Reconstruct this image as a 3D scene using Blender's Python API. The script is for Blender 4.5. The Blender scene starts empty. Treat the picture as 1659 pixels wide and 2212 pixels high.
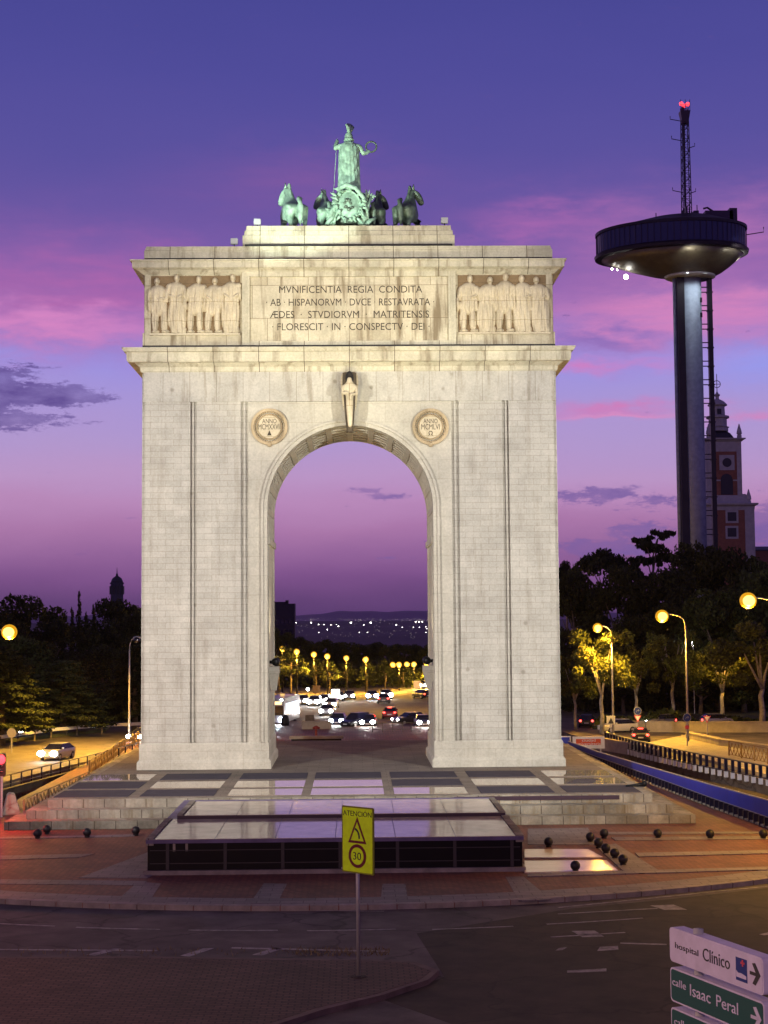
import bpy, bmesh, math, random
import numpy as np
from math import sin, cos, pi, atan, radians as rad
from mathutils import Vector, Matrix
rng = np.random.default_rng(7); random.seed(7)
scene = bpy.context.scene
HAZE = .00003
C = scene.collection

# ------------------------------------------------------------------ camera model (photo measured on a 1659 x 2212 grid)
CAM = np.array([0.3, -112.0, 12.0]); FP = 3324.0
YAW, PIT, ROL = 64/FP, atan(237/FP), .0075
F_ = np.array([sin(YAW)*cos(PIT), cos(YAW)*cos(PIT), sin(PIT)])
R0 = np.array([cos(YAW), -sin(YAW), 0]); U0 = np.cross(R0, F_)
R_ = R0*cos(ROL) - U0*sin(ROL); U_ = U0*cos(ROL) + R0*sin(ROL)
def ray(px, py): return F_ + R_*(px-829.5)/FP + U_*(1106-py)/FP
def G(px, py, z=0.0):            # point of the photo lying at height z
    d = ray(px, py); return CAM + d*(z-CAM[2])/d[2]
def Yp(px, py, y):               # point of the photo lying in the upright plane y
    d = ray(px, py); return CAM + d*(y-CAM[1])/d[1]
def ZF(py, y=0.0, px=757): return Yp(px, py, y)[2]
def XF(px, y=0.0, py=1106): return Yp(px, py, y)[0]

# ------------------------------------------------------------------ materials
def L(r, g, b):
    f = lambda c: (c/255/12.92 if c/255 <= .04045 else ((c/255+.055)/1.055)**2.4)
    return (f(r), f(g), f(b), 1)
def newmat(name):
    m = bpy.data.materials.new(name); m.use_nodes = True
    nt = m.node_tree; b = nt.nodes['Principled BSDF']
    return m, nt, b
def N(nt, t, **k):
    n = nt.nodes.new(t)
    for a, v in k.items(): setattr(n, a, v)
    return n
def mat(name, col, rough=.7, metal=0, nscale=0, namt=.25, bump=0, spec=.5, coat=0):
    m, nt, b = newmat(name)
    b.inputs['Base Color'].default_value = (*col[:3], 1)
    b.inputs['Roughness'].default_value = rough; b.inputs['Metallic'].default_value = metal
    b.inputs['Specular IOR Level'].default_value = spec; b.inputs['Coat Weight'].default_value = coat
    if nscale:
        tc = N(nt, 'ShaderNodeTexCoord'); no = N(nt, 'ShaderNodeTexNoise')
        no.inputs['Scale'].default_value = nscale; no.inputs['Detail'].default_value = 6
        no.inputs['Roughness'].default_value = .65
        nt.links.new(tc.outputs['Object'], no.inputs['Vector'])
        mx = N(nt, 'ShaderNodeMix', data_type='RGBA')
        mx.inputs[6].default_value = (*[c*(1-namt) for c in col[:3]], 1)
        mx.inputs[7].default_value = (*[min(1, c*(1+namt)) for c in col[:3]], 1)
        mr = N(nt, 'ShaderNodeMapRange'); mr.inputs[1].default_value = .3; mr.inputs[2].default_value = .7
        nt.links.new(no.outputs['Fac'], mr.inputs[0]); nt.links.new(mr.outputs[0], mx.inputs[0])
        nt.links.new(mx.outputs[2], b.inputs['Base Color'])
        if bump:
            bp = N(nt, 'ShaderNodeBump'); bp.inputs['Strength'].default_value = bump; bp.inputs['Distance'].default_value = .05
            nt.links.new(no.outputs['Fac'], bp.inputs['Height']); nt.links.new(bp.outputs['Normal'], b.inputs['Normal'])
    return m
def emit(name, col, s):
    m, nt, b = newmat(name)
    b.inputs['Base Color'].default_value = (*[.12*c for c in col[:3]], 1)
    b.inputs['Emission Color'].default_value = (*col[:3], 1); b.inputs['Emission Strength'].default_value = s
    return m
def stone(name, bw, rh, ca, cb, mort, ms=.02, stain=.3, bump=.25, off=.5, streak=0.0, rough=.8, axis='wall', pits=0.0):
    """courses of dressed stone: block size bw x rh metres, weather streaks, pits"""
    m, nt, b = newmat(name); lk = nt.links.new
    tc = N(nt, 'ShaderNodeTexCoord'); sp = N(nt, 'ShaderNodeSeparateXYZ'); lk(tc.outputs['Object'], sp.inputs[0])
    ad = N(nt, 'ShaderNodeMath', operation='ADD'); lk(sp.outputs[0], ad.inputs[0])
    if axis == 'wall': lk(sp.outputs[1], ad.inputs[1])
    else: ad.inputs[1].default_value = 0
    cv = N(nt, 'ShaderNodeCombineXYZ'); lk(ad.outputs[0], cv.inputs[0]); lk(sp.outputs[1 if axis == 'floor' else 2], cv.inputs[1])
    br = N(nt, 'ShaderNodeTexBrick'); br.offset = off; lk(cv.outputs[0], br.inputs['Vector'])
    br.inputs['Scale'].default_value = 1; br.inputs['Brick Width'].default_value = bw; br.inputs['Row Height'].default_value = rh
    br.inputs['Mortar Size'].default_value = ms; br.inputs['Mortar Smooth'].default_value = .3; br.inputs['Bias'].default_value = 0
    br.inputs['Color1'].default_value = ca; br.inputs['Color2'].default_value = cb; br.inputs['Mortar'].default_value = mort
    # broad weathering
    no = N(nt, 'ShaderNodeTexNoise'); no.inputs['Scale'].default_value = .35; no.inputs['Detail'].default_value = 8; no.inputs['Roughness'].default_value = .7
    lk(tc.outputs['Object'], no.inputs['Vector'])
    mr = N(nt, 'ShaderNodeMapRange'); mr.inputs[1].default_value = .35; mr.inputs[2].default_value = .7
    mr.inputs[3].default_value = 1-stain; mr.inputs[4].default_value = 1.05; lk(no.outputs['Fac'], mr.inputs[0])
    fac = mr.outputs[0]
    # fine grain
    n3 = N(nt, 'ShaderNodeTexNoise'); n3.inputs['Scale'].default_value = 7; n3.inputs['Detail'].default_value = 5
    lk(tc.outputs['Object'], n3.inputs['Vector'])
    m3 = N(nt, 'ShaderNodeMapRange'); m3.inputs[1].default_value = .3; m3.inputs[2].default_value = .7; m3.inputs[3].default_value = .88; m3.inputs[4].default_value = 1.06
    lk(n3.outputs['Fac'], m3.inputs[0])
    mm = N(nt, 'ShaderNodeMath', operation='MULTIPLY'); lk(fac, mm.inputs[0]); lk(m3.outputs[0], mm.inputs[1]); fac = mm.outputs[0]
    col = br.outputs['Color']
    sc = N(nt, 'ShaderNodeVectorMath', operation='SCALE'); lk(col, sc.inputs[0]); lk(fac, sc.inputs['Scale']); col = sc.outputs[0]
    if streak:                                       # run-off marks, long in z and narrow in x
        mp = N(nt, 'ShaderNodeMapping'); mp.inputs['Scale'].default_value = (1.5, 1.5, .16); lk(tc.outputs['Object'], mp.inputs[0])
        n2 = N(nt, 'ShaderNodeTexNoise'); n2.inputs['Scale'].default_value = 1; n2.inputs['Detail'].default_value = 7; n2.inputs['Roughness'].default_value = .62
        lk(mp.outputs[0], n2.inputs['Vector'])
        m2 = N(nt, 'ShaderNodeMapRange'); m2.inputs[1].default_value = .51; m2.inputs[2].default_value = .66; m2.inputs[3].default_value = 0; m2.inputs[4].default_value = streak
        lk(n2.outputs['Fac'], m2.inputs[0])
        mx = N(nt, 'ShaderNodeMix', data_type='RGBA'); lk(m2.outputs[0], mx.inputs[0]); lk(col, mx.inputs[6]); mx.inputs[7].default_value = L(104, 88, 62)
        col = mx.outputs[2]
    if pits:                                         # chipped spots and bullet scars
        vo = N(nt, 'ShaderNodeTexVoronoi'); vo.inputs['Scale'].default_value = .55; vo.inputs['Randomness'].default_value = 1; lk(tc.outputs['Object'], vo.inputs['Vector'])
        m4 = N(nt, 'ShaderNodeMapRange'); m4.inputs[1].default_value = .05; m4.inputs[2].default_value = .11; m4.inputs[3].default_value = pits; m4.inputs[4].default_value = 0
        lk(vo.outputs['Distance'], m4.inputs[0])
        mx = N(nt, 'ShaderNodeMix', data_type='RGBA'); lk(m4.outputs[0], mx.inputs[0]); lk(col, mx.inputs[6]); mx.inputs[7].default_value = L(120, 112, 96)
        col = mx.outputs[2]
    lk(col, b.inputs['Base Color']); b.inputs['Roughness'].default_value = rough; b.inputs['Specular IOR Level'].default_value = .3
    bp = N(nt, 'ShaderNodeBump'); bp.inputs['Strength'].default_value = bump; bp.inputs['Distance'].default_value = .04
    lk(br.outputs['Fac'], bp.inputs['Height']); bp.invert = True; lk(bp.outputs['Normal'], b.inputs['Normal'])
    return m

MAT = {}
MAT['granite'] = stone('granite', 1.12, .43, L(194, 190, 177), L(184, 180, 167), L(158, 152, 139), ms=.014, stain=.24, pits=.5, streak=.22, axis='front')
MAT['limestone'] = stone('limestone', 3.3, 60, L(205, 198, 172), L(205, 198, 172), L(105, 95, 76), ms=.03, stain=.34, streak=.6, off=0, axis='front')
MAT['slabs'] = stone('slabs', 1.95, 60, L(190, 186, 173), L(190, 186, 173), L(150, 144, 130), ms=.02, stain=.28, off=0, pits=.6, streak=.45, axis='front')
MAT['soffit'] = stone('soffit_stone', 3, 3, L(150, 128, 98), L(140, 118, 90), L(110, 95, 76), ms=.01, stain=.5, streak=.2)  # soot tone, with the shade inside the coffers put into the colour
MAT['plain'] = stone('plain_stone', 2.6, 1.4, L(194, 189, 173), L(188, 183, 167), L(164, 157, 140), ms=.012, stain=.22, streak=.14, axis='front')
MAT['attic'] = stone('attic_stone', 3.0, 2.45, L(208, 199, 172), L(196, 185, 156), L(130, 116, 90), ms=.02, stain=.34, streak=.8, off=.37, axis='front')
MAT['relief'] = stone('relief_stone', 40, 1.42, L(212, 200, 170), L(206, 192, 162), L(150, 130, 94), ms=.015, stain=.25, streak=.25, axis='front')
MAT['relief_bg'] = stone('relief_ground_shaded', 40, 1.42, L(138, 116, 86), L(130, 108, 78), L(100, 82, 58), ms=.015, stain=.4, streak=.5, axis='front')  # dirt plus the deep shadow behind the figures, put into the colour
MAT['step'] = stone('step_stone', 1.25, 5, L(172, 164, 148), L(146, 138, 124), L(96, 86, 76), ms=.03, stain=.6, streak=.7)
MAT['paving'] = stone('paving_stone', 1.6, .9, L(130, 118, 106), L(116, 106, 96), L(92, 84, 78), ms=.02, stain=.35, axis='floor', rough=.9)
MAT['medal'] = stone('medallion_stone', 40, 40, L(196,176,140), L(196,176,140), L(180,160,120), stain=.4, streak=.35)
MAT['letter'] = mat('dark_letter', L(52, 43, 28), .7)
MAT['console_shade'] = mat('shaded_console_stone', L(84, 74, 58), .9, 0, 1.5, .4)  # dark tone stands for the shade round the keystone figure
MAT['dark'] = mat('shade_dark', (.012, .011, .01), .7)  # near black for the shadow-line strips
MAT['soot'] = mat('sooty_stone', (.015, .013, .012), .9)
MAT['lantern'] = mat('black_iron', (.012, .012, .013), .45, .6)
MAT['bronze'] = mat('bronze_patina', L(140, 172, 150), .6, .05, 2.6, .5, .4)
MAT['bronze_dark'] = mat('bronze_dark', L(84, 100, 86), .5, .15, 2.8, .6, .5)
MAT['steel'] = mat('brushed_steel', (.25, .29, .38), .65, .2, 1.0, .2)
MAT['tower_dark'] = mat('tower_dark', (.018, .014, .022), .5, .3, .6, .3)
MAT['tower_glass'] = mat('tower_glass', (.018, .022, .11), .35, .0, spec=.35)
MAT['dish'] = mat('dish_panel', (.16, .145, .11), .5, .3, .8, .2)
MAT['mast'] = mat('mast_steel', (.05, .035, .06), .5, .5)
MAT['brick'] = stone('museum_brick', .5, .25, L(150, 98, 78), L(136, 88, 70), L(136, 112, 98), ms=.02, stain=.25)
MAT['trim'] = mat('pale_trim', L(164, 166, 168), .8, 0, 1, .15)
MAT['slate'] = mat('slate_roof', (.03, .03, .045), .5, 0, 2, .3)
MAT['bark'] = mat('bark', (.13, .105, .07), .9, 0, 3, .5, .5)
MAT['bark_pale'] = mat('plane_bark', (.32, .28, .19), .85, 0, 2, .45, .4)
MAT['pole'] = mat('galvanised', (.36, .35, .35), .5, .4, 3, .15)
MAT['asphalt'] = mat('asphalt', (.085, .070, .068), .85, 0, .55, .55, .25)
def wear(m):
    nt = m.node_tree; lk = nt.links.new; b = nt.nodes['Principled BSDF']; src = b.inputs['Base Color'].links[0].from_socket
    tc = N(nt, 'ShaderNodeTexCoord'); no = N(nt, 'ShaderNodeTexNoise'); no.inputs['Scale'].default_value = .8; no.inputs['Detail'].default_value = 5; lk(tc.outputs['Object'], no.inputs['Vector'])
    ad = N(nt, 'ShaderNodeVectorMath', operation='MULTIPLY_ADD'); lk(no.outputs['Color'], ad.inputs[0]); ad.inputs[1].default_value = (2.2,2.2,0); lk(tc.outputs['Object'], ad.inputs[2])
    vo = N(nt, 'ShaderNodeTexVoronoi', feature='DISTANCE_TO_EDGE'); vo.inputs['Scale'].default_value = .16; lk(ad.outputs[0], vo.inputs['Vector'])
    mr = N(nt, 'ShaderNodeMapRange'); mr.inputs[1].default_value = .004; mr.inputs[2].default_value = .016; mr.inputs[3].default_value = .45; mr.inputs[4].default_value = 1; lk(vo.outputs['Distance'], mr.inputs[0])
    v2 = N(nt, 'ShaderNodeTexVoronoi'); v2.inputs['Scale'].default_value = .11; lk(tc.outputs['Object'], v2.inputs['Vector'])
    m2 = N(nt, 'ShaderNodeMapRange'); m2.inputs[3].default_value = .78; m2.inputs[4].default_value = 1.15; lk(v2.outputs['Color'], m2.inputs[0])
    mu = N(nt, 'ShaderNodeMath', operation='MULTIPLY'); lk(mr.outputs[0], mu.inputs[0]); lk(m2.outputs[0], mu.inputs[1])
    sc = N(nt, 'ShaderNodeVectorMath', operation='SCALE'); lk(src, sc.inputs[0]); lk(mu.outputs[0], sc.inputs['Scale']); lk(sc.outputs[0], b.inputs['Base Color'])
wear(MAT['asphalt'])
MAT['asphalt2'] = mat('asphalt_dark', (.034, .026, .018), .9, 0, .8, .55, .25)
wear(MAT['asphalt2'])
MAT['paint'] = mat('road_paint', (.27, .25, .25), .8, 0, 2.2, .6)
MAT['kerb'] = mat('kerb_granite', L(136, 126, 120), .75, 0, 1.3, .35, .3)
MAT['kerb_dark'] = mat('kerb_worn', L(96, 80, 76), .85, 0, 1.3, .4, .3)
MAT['concrete'] = mat('concrete', L(150, 142, 128), .85, 0, .9, .25, .2)
MAT['grass'] = mat('dry_grass', (.05, .055, .022), .95, 0, .6, .5, .4)
MAT['soil'] = mat('soil', (.05, .04, .028), .95, 0, .25, .5)
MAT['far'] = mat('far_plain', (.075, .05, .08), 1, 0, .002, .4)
MAT['hill'] = mat('far_hill_hazed', (.32, .22, .33), 1)  # haze of distance put into the base colour
MAT['ball'] = mat('bollard_iron', (.018, .016, .018), .5, .2, 6, .3, .2)
MAT['blue'] = mat('blue_board', L(20, 44, 170), .5, 0, 1, .15)
MAT['navy'] = mat('navy_rail', (.012, .011, .03), .45, .3)
MAT['white'] = mat('white_paint', (.72, .72, .72), .5, 0, 3, .1)
MAT['rubber'] = mat('tyre_rubber', (.012, .012, .012), .8)
MAT['glassdark'] = mat('dark_glass', (.012, .012, .016), .06, spec=.8)
MAT['pavglass'] = mat('pavilion_glass', (.006,.005,.006), .3, spec=.25)
MAT['pavpost'] = mat('pavilion_post', (.035,.028,.028), .6)
MAT['rail'] = mat('rail_ochre', L(120, 96, 62), .6, .2)
MAT['yellow'] = mat('sign_yellow', (.60, .90, .0), .45, 0, 4, .12)
MAT['yedge'] = mat('sign_edge', L(120, 124, 20), .5)
MAT['maroon'] = mat('sign_maroon', L(98, 14, 24), .5)
MAT['ink'] = mat('sign_ink', L(44, 56, 24), .5)
MAT['signwhite'] = mat('sign_white', L(196, 190, 216), .45, 0, 5, .12)
MAT['signgreen'] = mat('sign_green', L(8, 74, 72), .4)
MAT['signblue'] = mat('sign_blue', L(12, 42, 120), .4)
MAT['signred'] = mat('sign_red', L(200, 70, 90), .4)
MAT['black'] = mat('sign_black', (.012, .012, .02), .5)
MAT['slab_dark'] = mat('slate_panel', L(70, 66, 74), .95, 0, 1.2, .12, spec=.05)
MAT['slab_gloss'] = mat('polished_panel', L(165, 150, 132), .03, 0, .8, .18, spec=.75)
MAT['roof_gloss'] = mat('roof_panel', L(186, 170, 152), .10, 0, .5, .3, spec=.16)
MAT['cream_gloss'] = mat('cream_panel', L(238,222,188), .16, 0, .6, .12, spec=.35)
MAT['edge'] = mat('roof_edge', L(100, 88, 122), .6, 0, 1.2, .25)
MAT['edge_dark'] = mat('roof_upstand', L(52, 32, 46), .5, 0, 1.2, .2)
MAT['lamp'] = emit('sodium_lamp', (1, .64, .10), 3.8)
MAT['lamp_far'] = emit('sodium_lamp_far', (1, .64, .10), 3.4)
MAT['led'] = emit('white_lamp', (1, .97, .92), 40)
MAT['headlight'] = emit('headlight', (1, .96, .9), 60)
MAT['headblue'] = emit('xenon', (.75, .85, 1), 60)
MAT['tail'] = emit('tail_light', (1, .04, .03), 14)
MAT['red'] = emit('red_light', (1, .05, .07), 3.2)
MAT['glow_shell'] = emit('amber_glow', (1, .46, .008), .75)  # halo colour round the lamp bowls
MAT['town'] = emit('town_light', (1, .92, .86), 14)
MAT['busglow'] = emit('bus_window', (.85, .92, 1), 1.1)
def leafmat(name, c):
    m, nt, b = newmat(name); lk = nt.links.new
    oi = N(nt, 'ShaderNodeNewGeometry'); mx = N(nt, 'ShaderNodeMix', data_type='RGBA')
    mx.inputs[6].default_value = (*[v*.55 for v in c], 1); mx.inputs[7].default_value = (*[v*1.5 for v in c], 1)
    lk(oi.outputs['Random Per Island'], mx.inputs[0]); lk(mx.outputs[2], b.inputs['Base Color'])
    b.inputs['Roughness'].default_value = .7; b.inputs['Specular IOR Level'].default_value = .25
    tr = N(nt, 'ShaderNodeBsdfTranslucent'); lk(mx.outputs[2], tr.inputs[0])
    ms = N(nt, 'ShaderNodeMixShader'); ms.inputs[0].default_value = .3
    lk(b.outputs[0], ms.inputs[1]); lk(tr.outputs[0], ms.inputs[2]); lk(ms.outputs[0], nt.nodes['Material Output'].inputs[0])
    return m
MAT['weed'] = leafmat('dry_weed', (.20, .15, .07))
MAT['leaf'] = leafmat('foliage_broad', (.042, .052, .014))
MAT['leaf_pine'] = leafmat('foliage_needle', (.034, .044, .016))
MAT['leaf_plane'] = leafmat('foliage_plane', (.085, .095, .02))

# herringbone-like brick paving with granite bands (real setting-out of the square)
def plaza_mat():
    m, nt, b = newmat('square_paving'); lk = nt.links.new
    tc = N(nt, 'ShaderNodeTexCoord'); mp = N(nt, 'ShaderNodeMapping'); mp.inputs['Rotation'].default_value = (0, 0, rad(45)); lk(tc.outputs['Object'], mp.inputs[0])
    br = N(nt, 'ShaderNodeTexBrick'); lk(mp.outputs[0], br.inputs['Vector']); br.inputs['Scale'].default_value = 1
    br.inputs['Brick Width'].default_value = .42; br.inputs['Row Height'].default_value = .21; br.inputs['Mortar Size'].default_value = .022
    br.inputs['Color1'].default_value = L(134, 84, 66); br.inputs['Color2'].default_value = L(110, 66, 52); br.inputs['Mortar'].default_value = L(70, 50, 46)
    no = N(nt, 'ShaderNodeTexNoise'); no.inputs['Scale'].default_value = .45; no.inputs['Detail'].default_value = 8; lk(tc.outputs['Object'], no.inputs['Vector'])
    mr = N(nt, 'ShaderNodeMapRange'); mr.inputs[1].default_value = .3; mr.inputs[2].default_value = .7; mr.inputs[3].default_value = .72; mr.inputs[4].default_value = 1.15; lk(no.outputs['Fac'], mr.inputs[0])
    sc = N(nt, 'ShaderNodeVectorMath', operation='SCALE'); lk(br.outputs['Color'], sc.inputs[0]); lk(mr.outputs[0], sc.inputs['Scale'])
    lk(sc.outputs[0], b.inputs['Base Color']); b.inputs['Roughness'].default_value = .7
    bp = N(nt, 'ShaderNodeBump'); bp.inputs['Strength'].default_value = .4; bp.inputs['Distance'].default_value = .02; bp.invert = True
    lk(br.outputs['Fac'], bp.inputs['Height']); lk(bp.outputs[0], b.inputs['Normal'])
    return m
MAT['plaza'] = plaza_mat()
MAT['band'] = stone('granite_band', 1.0, .6, L(142, 130, 130), L(126, 116, 118), L(92, 82, 84), ms=.02, stain=.3, axis='floor', rough=.65)
MAT['island'] = stone('island_sett', .42, .22, L(110, 84, 76), L(90, 70, 64), L(56, 44, 42), ms=.03, stain=.45, axis='floor', rough=.75)

# ------------------------------------------------------------------ mesh builder
class MB:
    def __init__(s): s.v = []; s.f = []; s.sm = False
    def add(s, vs, fs):
        o = len(s.v); s.v += [tuple(map(float, p)) for p in vs]; s.f += [tuple(i+o for i in f) for f in fs]; return s
    def box(s, x0, x1, y0, y1, z0, z1):
        return s.add([(x0,y0,z0),(x1,y0,z0),(x1,y1,z0),(x0,y1,z0),(x0,y0,z1),(x1,y0,z1),(x1,y1,z1),(x0,y1,z1)],
                     [(3,2,1,0),(4,5,6,7),(0,1,5,4),(1,2,6,5),(2,3,7,6),(3,0,4,7)])
    def obox(s, p, ux, l, w, h):      # box from p along unit ux: length l, width w centred, height h
        ux = np.array([ux[0], ux[1], 0.]); uy = np.array([-ux[1], ux[0], 0.]); p = np.array(p, float); z = np.array([0,0,h])
        b = [p-uy*w/2, p+ux*l-uy*w/2, p+ux*l+uy*w/2, p+uy*w/2]
        return s.add(b+[q+z for q in b], [(3,2,1,0),(4,5,6,7),(0,1,5,4),(1,2,6,5),(2,3,7,6),(3,0,4,7)])
    def prism(s, poly, a0, a1, axis='y'):   # polygon in (x,z) pushed along y, or (x,y) pushed along z, or (y,z) along x
        def P(p, a): return (p[0],a,p[1]) if axis=='y' else ((p[0],p[1],a) if axis=='z' else (a,p[0],p[1]))
        n = len(poly); vs = [P(p,a0) for p in poly]+[P(p,a1) for p in poly]
        return s.add(vs, [tuple(range(n)), tuple(range(2*n-1,n-1,-1))]+[(i,n+i,n+(i+1)%n,(i+1)%n) for i in range(n)])
    def rings(s, rs, cap=True, closed=True):
        n = len(rs[0]); o = len(s.v)
        for r in rs: s.v += [tuple(map(float, p)) for p in r]
        for k in range(len(rs)-1):
            for i in range(n if closed else n-1):
                j = (i+1) % n; a = o+k*n; s.f.append((a+i, a+j, a+n+j, a+n+i))
        if cap: s.f.append(tuple(o+i for i in range(n-1,-1,-1))); s.f.append(tuple(o+(len(rs)-1)*n+i for i in range(n)))
        return s
    def rect(s, x0, x1, y0, y1, prof):      # stacked rectangles: prof = [(outward offset, z)]
        return s.rings([[(x0-o,y0-o,z),(x1+o,y0-o,z),(x1+o,y1+o,z),(x0-o,y1+o,z)] for o, z in prof])
    def lathe(s, c, prof, n=20, ax=1.0, ay=1.0):
        return s.rings([[(c[0]+max(r,1e-3)*ax*cos(2*pi*i/n), c[1]+max(r,1e-3)*ay*sin(2*pi*i/n), c[2]+z) for i in range(n)] for r, z in prof])
    def tube(s, pts, r, n=8):
        pts = [np.array(p, float) for p in pts]; rs = []
        rr = r if hasattr(r, '__len__') else [r]*len(pts)
        for k, p in enumerate(pts):
            d = pts[min(k+1,len(pts)-1)]-pts[max(k-1,0)]; d /= np.linalg.norm(d)+1e-9
            a = np.cross(d, (0,0,1) if abs(d[2])<.9 else (1,0,0)); a /= np.linalg.norm(a); b = np.cross(d, a)
            rs.append([p+rr[k]*(a*cos(2*pi*i/n)+b*sin(2*pi*i/n)) for i in range(n)])
        return s.rings(rs)
    def ball(s, c, r, n=14, m=9, sc=(1,1,1)):
        return s.rings([[(c[0]+r*sc[0]*sin(pi*k/m)*cos(2*pi*i/n), c[1]+r*sc[1]*sin(pi*k/m)*sin(2*pi*i/n), c[2]-r*sc[2]*cos(pi*k/m)) for i in range(n)]
                        for k in [.02]+list(range(1,m))+[m-.02]])
    def build(s, name, m, parent=None, smooth=False, bevel=0, loc=None):
        me = bpy.data.meshes.new(name); me.from_pydata(s.v, [], s.f)
        bm = bmesh.new(); bm.from_mesh(me)
        bmesh.ops.recalc_face_normals(bm, faces=bm.faces)
        if bevel: bmesh.ops.bevel(bm, geom=bm.edges[:], offset=bevel, segments=2, affect='EDGES', clamp_overlap=True)
        big = [f for f in bm.faces if len(f.verts) > 4]
        if big: bmesh.ops.triangulate(bm, faces=big)
        bm.to_mesh(me); bm.free()
        if smooth:
            me.polygons.foreach_set('use_smooth', [True]*len(me.polygons))
        me.materials.append(MAT[m] if isinstance(m, str) else m)
        o = bpy.data.objects.new(name, me); C.objects.link(o)
        if parent is not None: o.parent = parent
        if loc is not None: o.location = loc
        return o
def tag(o, label, cat, group=None):
    o['label'] = label; o['category'] = cat
    if group: o['group'] = group
    return o
def thing(name, label, cat, loc=(0,0,0), rz=0, group=None):
    o = bpy.data.objects.new(name, None); C.objects.link(o); o.empty_display_size = .3
    o.location = tuple(float(v) for v in loc); o.rotation_euler = (0,0,rz); return tag(o, label, cat, group)
def struct(o, kind='structure'): o['kind'] = kind; return o
def dup(root, loc, rz, label, scale=None):
    def cp(o, par):
        c = o.copy(); C.objects.link(c); c.parent = par
        for ch in list(o.children): cp(ch, c)
        return c
    r = cp(root, None); r.location = tuple(float(v) for v in loc); r.rotation_euler = (0,0,rz); r['label'] = label
    if scale: r.scale = (scale,)*3 if not hasattr(scale, '__len__') else scale
    return r
def text(name, s, size, m, parent, M, wx=1.0, depth=.01, align='CENTER', spacing=1.0):
    cu = bpy.data.curves.new('t', 'FONT'); cu.body = s; cu.size = size; cu.align_x = align; cu.align_y = 'CENTER'
    cu.extrude = depth; cu.space_character = spacing; cu.resolution_u = 3
    t = bpy.data.objects.new('t', cu); C.objects.link(t)
    bpy.context.view_layer.update()
    me = bpy.data.meshes.new_from_object(t.evaluated_get(bpy.context.evaluated_depsgraph_get()))
    bpy.data.objects.remove(t); bpy.data.curves.remove(cu)
    me.transform(M @ Matrix.Diagonal((wx,1,1,1)))
    me.name = name; me.materials.clear(); me.materials.append(MAT[m])
    o = bpy.data.objects.new(name, me); C.objects.link(o); o.parent = parent; return o
RX = Matrix.Rotation(pi/2, 4, 'X')          # stands lettering upright, facing -y
def T(x, y, z): return Matrix.Translation((x, y, z))
def skin(name, pts, edges, m, parent, sub=2, loc=(0,0,0)):
    me = bpy.data.meshes.new(name); me.from_pydata([p[:3] for p in pts], edges, [])
    o = bpy.data.objects.new(name, me); C.objects.link(o); o.parent = parent; o.location = loc
    o.modifiers.new('Skin', 'SKIN'); o.modifiers['Skin'].use_smooth_shade = True
    sv = me.skin_vertices[0].data
    for i, p in enumerate(pts): sv[i].radius = (p[3], p[3] if len(p) < 5 else p[4])
    sv[0].use_root = True
    ss = o.modifiers.new('Sub', 'SUBSURF'); ss.levels = sub; ss.render_levels = sub
    dg = bpy.context.evaluated_depsgraph_get(); bpy.context.view_layer.update()
    nm = bpy.data.meshes.new_from_object(o.evaluated_get(dg)); o.modifiers.clear(); o.data = nm; nm.name = name
    nm.materials.clear(); nm.materials.append(MAT[m])
    nm.polygons.foreach_set('use_smooth', [True]*len(nm.polygons))
    return o
def frame(p, q):
    d = np.array(q[:2], float)-np.array(p[:2], float); l = np.linalg.norm(d); return d/l, l
def text_fit(name, s, w, h, m, parent, M, depth=.01):
    """lettering scaled to w x h (capital height) metres, centred, then placed by M"""
    cu = bpy.data.curves.new('t', 'FONT'); cu.body = s; cu.size = 1; cu.extrude = .5; cu.resolution_u = 3
    t = bpy.data.objects.new('t', cu); C.objects.link(t); bpy.context.view_layer.update()
    me = bpy.data.meshes.new_from_object(t.evaluated_get(bpy.context.evaluated_depsgraph_get()))
    bpy.data.objects.remove(t); bpy.data.curves.remove(cu)
    co = np.array([v.co for v in me.vertices]); x0, x1 = co[:,0].min(), co[:,0].max(); y0, y1 = co[:,1].min(), co[:,1].max()
    me.transform(M @ Matrix.Diagonal((w/(x1-x0), h/(y1-y0), depth, 1)) @ T(-(x0+x1)/2, -(y0+y1)/2, 0))
    me.name = name; me.materials.clear(); me.materials.append(MAT[m])
    o = bpy.data.objects.new(name, me); C.objects.link(o); o.parent = parent; return o

def split_words(o, gap):
    """cut a line of lettering at its word gaps, one mesh per word"""
    me = o.data; bm = bmesh.new(); bm.from_mesh(me); fx = sorted((min(v.co.x for v in f.verts), max(v.co.x for v in f.verts)) for f in bm.faces)
    cuts = []; hi = fx[0][1]
    for a, c in fx:
        if a > hi+gap: cuts.append((a+hi)/2)
        hi = max(hi, c)
    bm.free(); cuts = [-1e9]+cuts+[1e9]
    for a, c in zip(cuts, cuts[1:]):
        bm = bmesh.new(); bm.from_mesh(me)
        bmesh.ops.delete(bm, geom=[f for f in bm.faces if not a < sum(v.co.x for v in f.verts)/len(f.verts) < c], context='FACES')
        n = bpy.data.meshes.new(o.name); bm.to_mesh(n); bm.free(); n.materials.clear(); n.materials.append(MAT['letter'])
        q = bpy.data.objects.new(o.name.split('.')[0], n); C.objects.link(q); q.parent = o.parent
    bpy.data.objects.remove(o)

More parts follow.
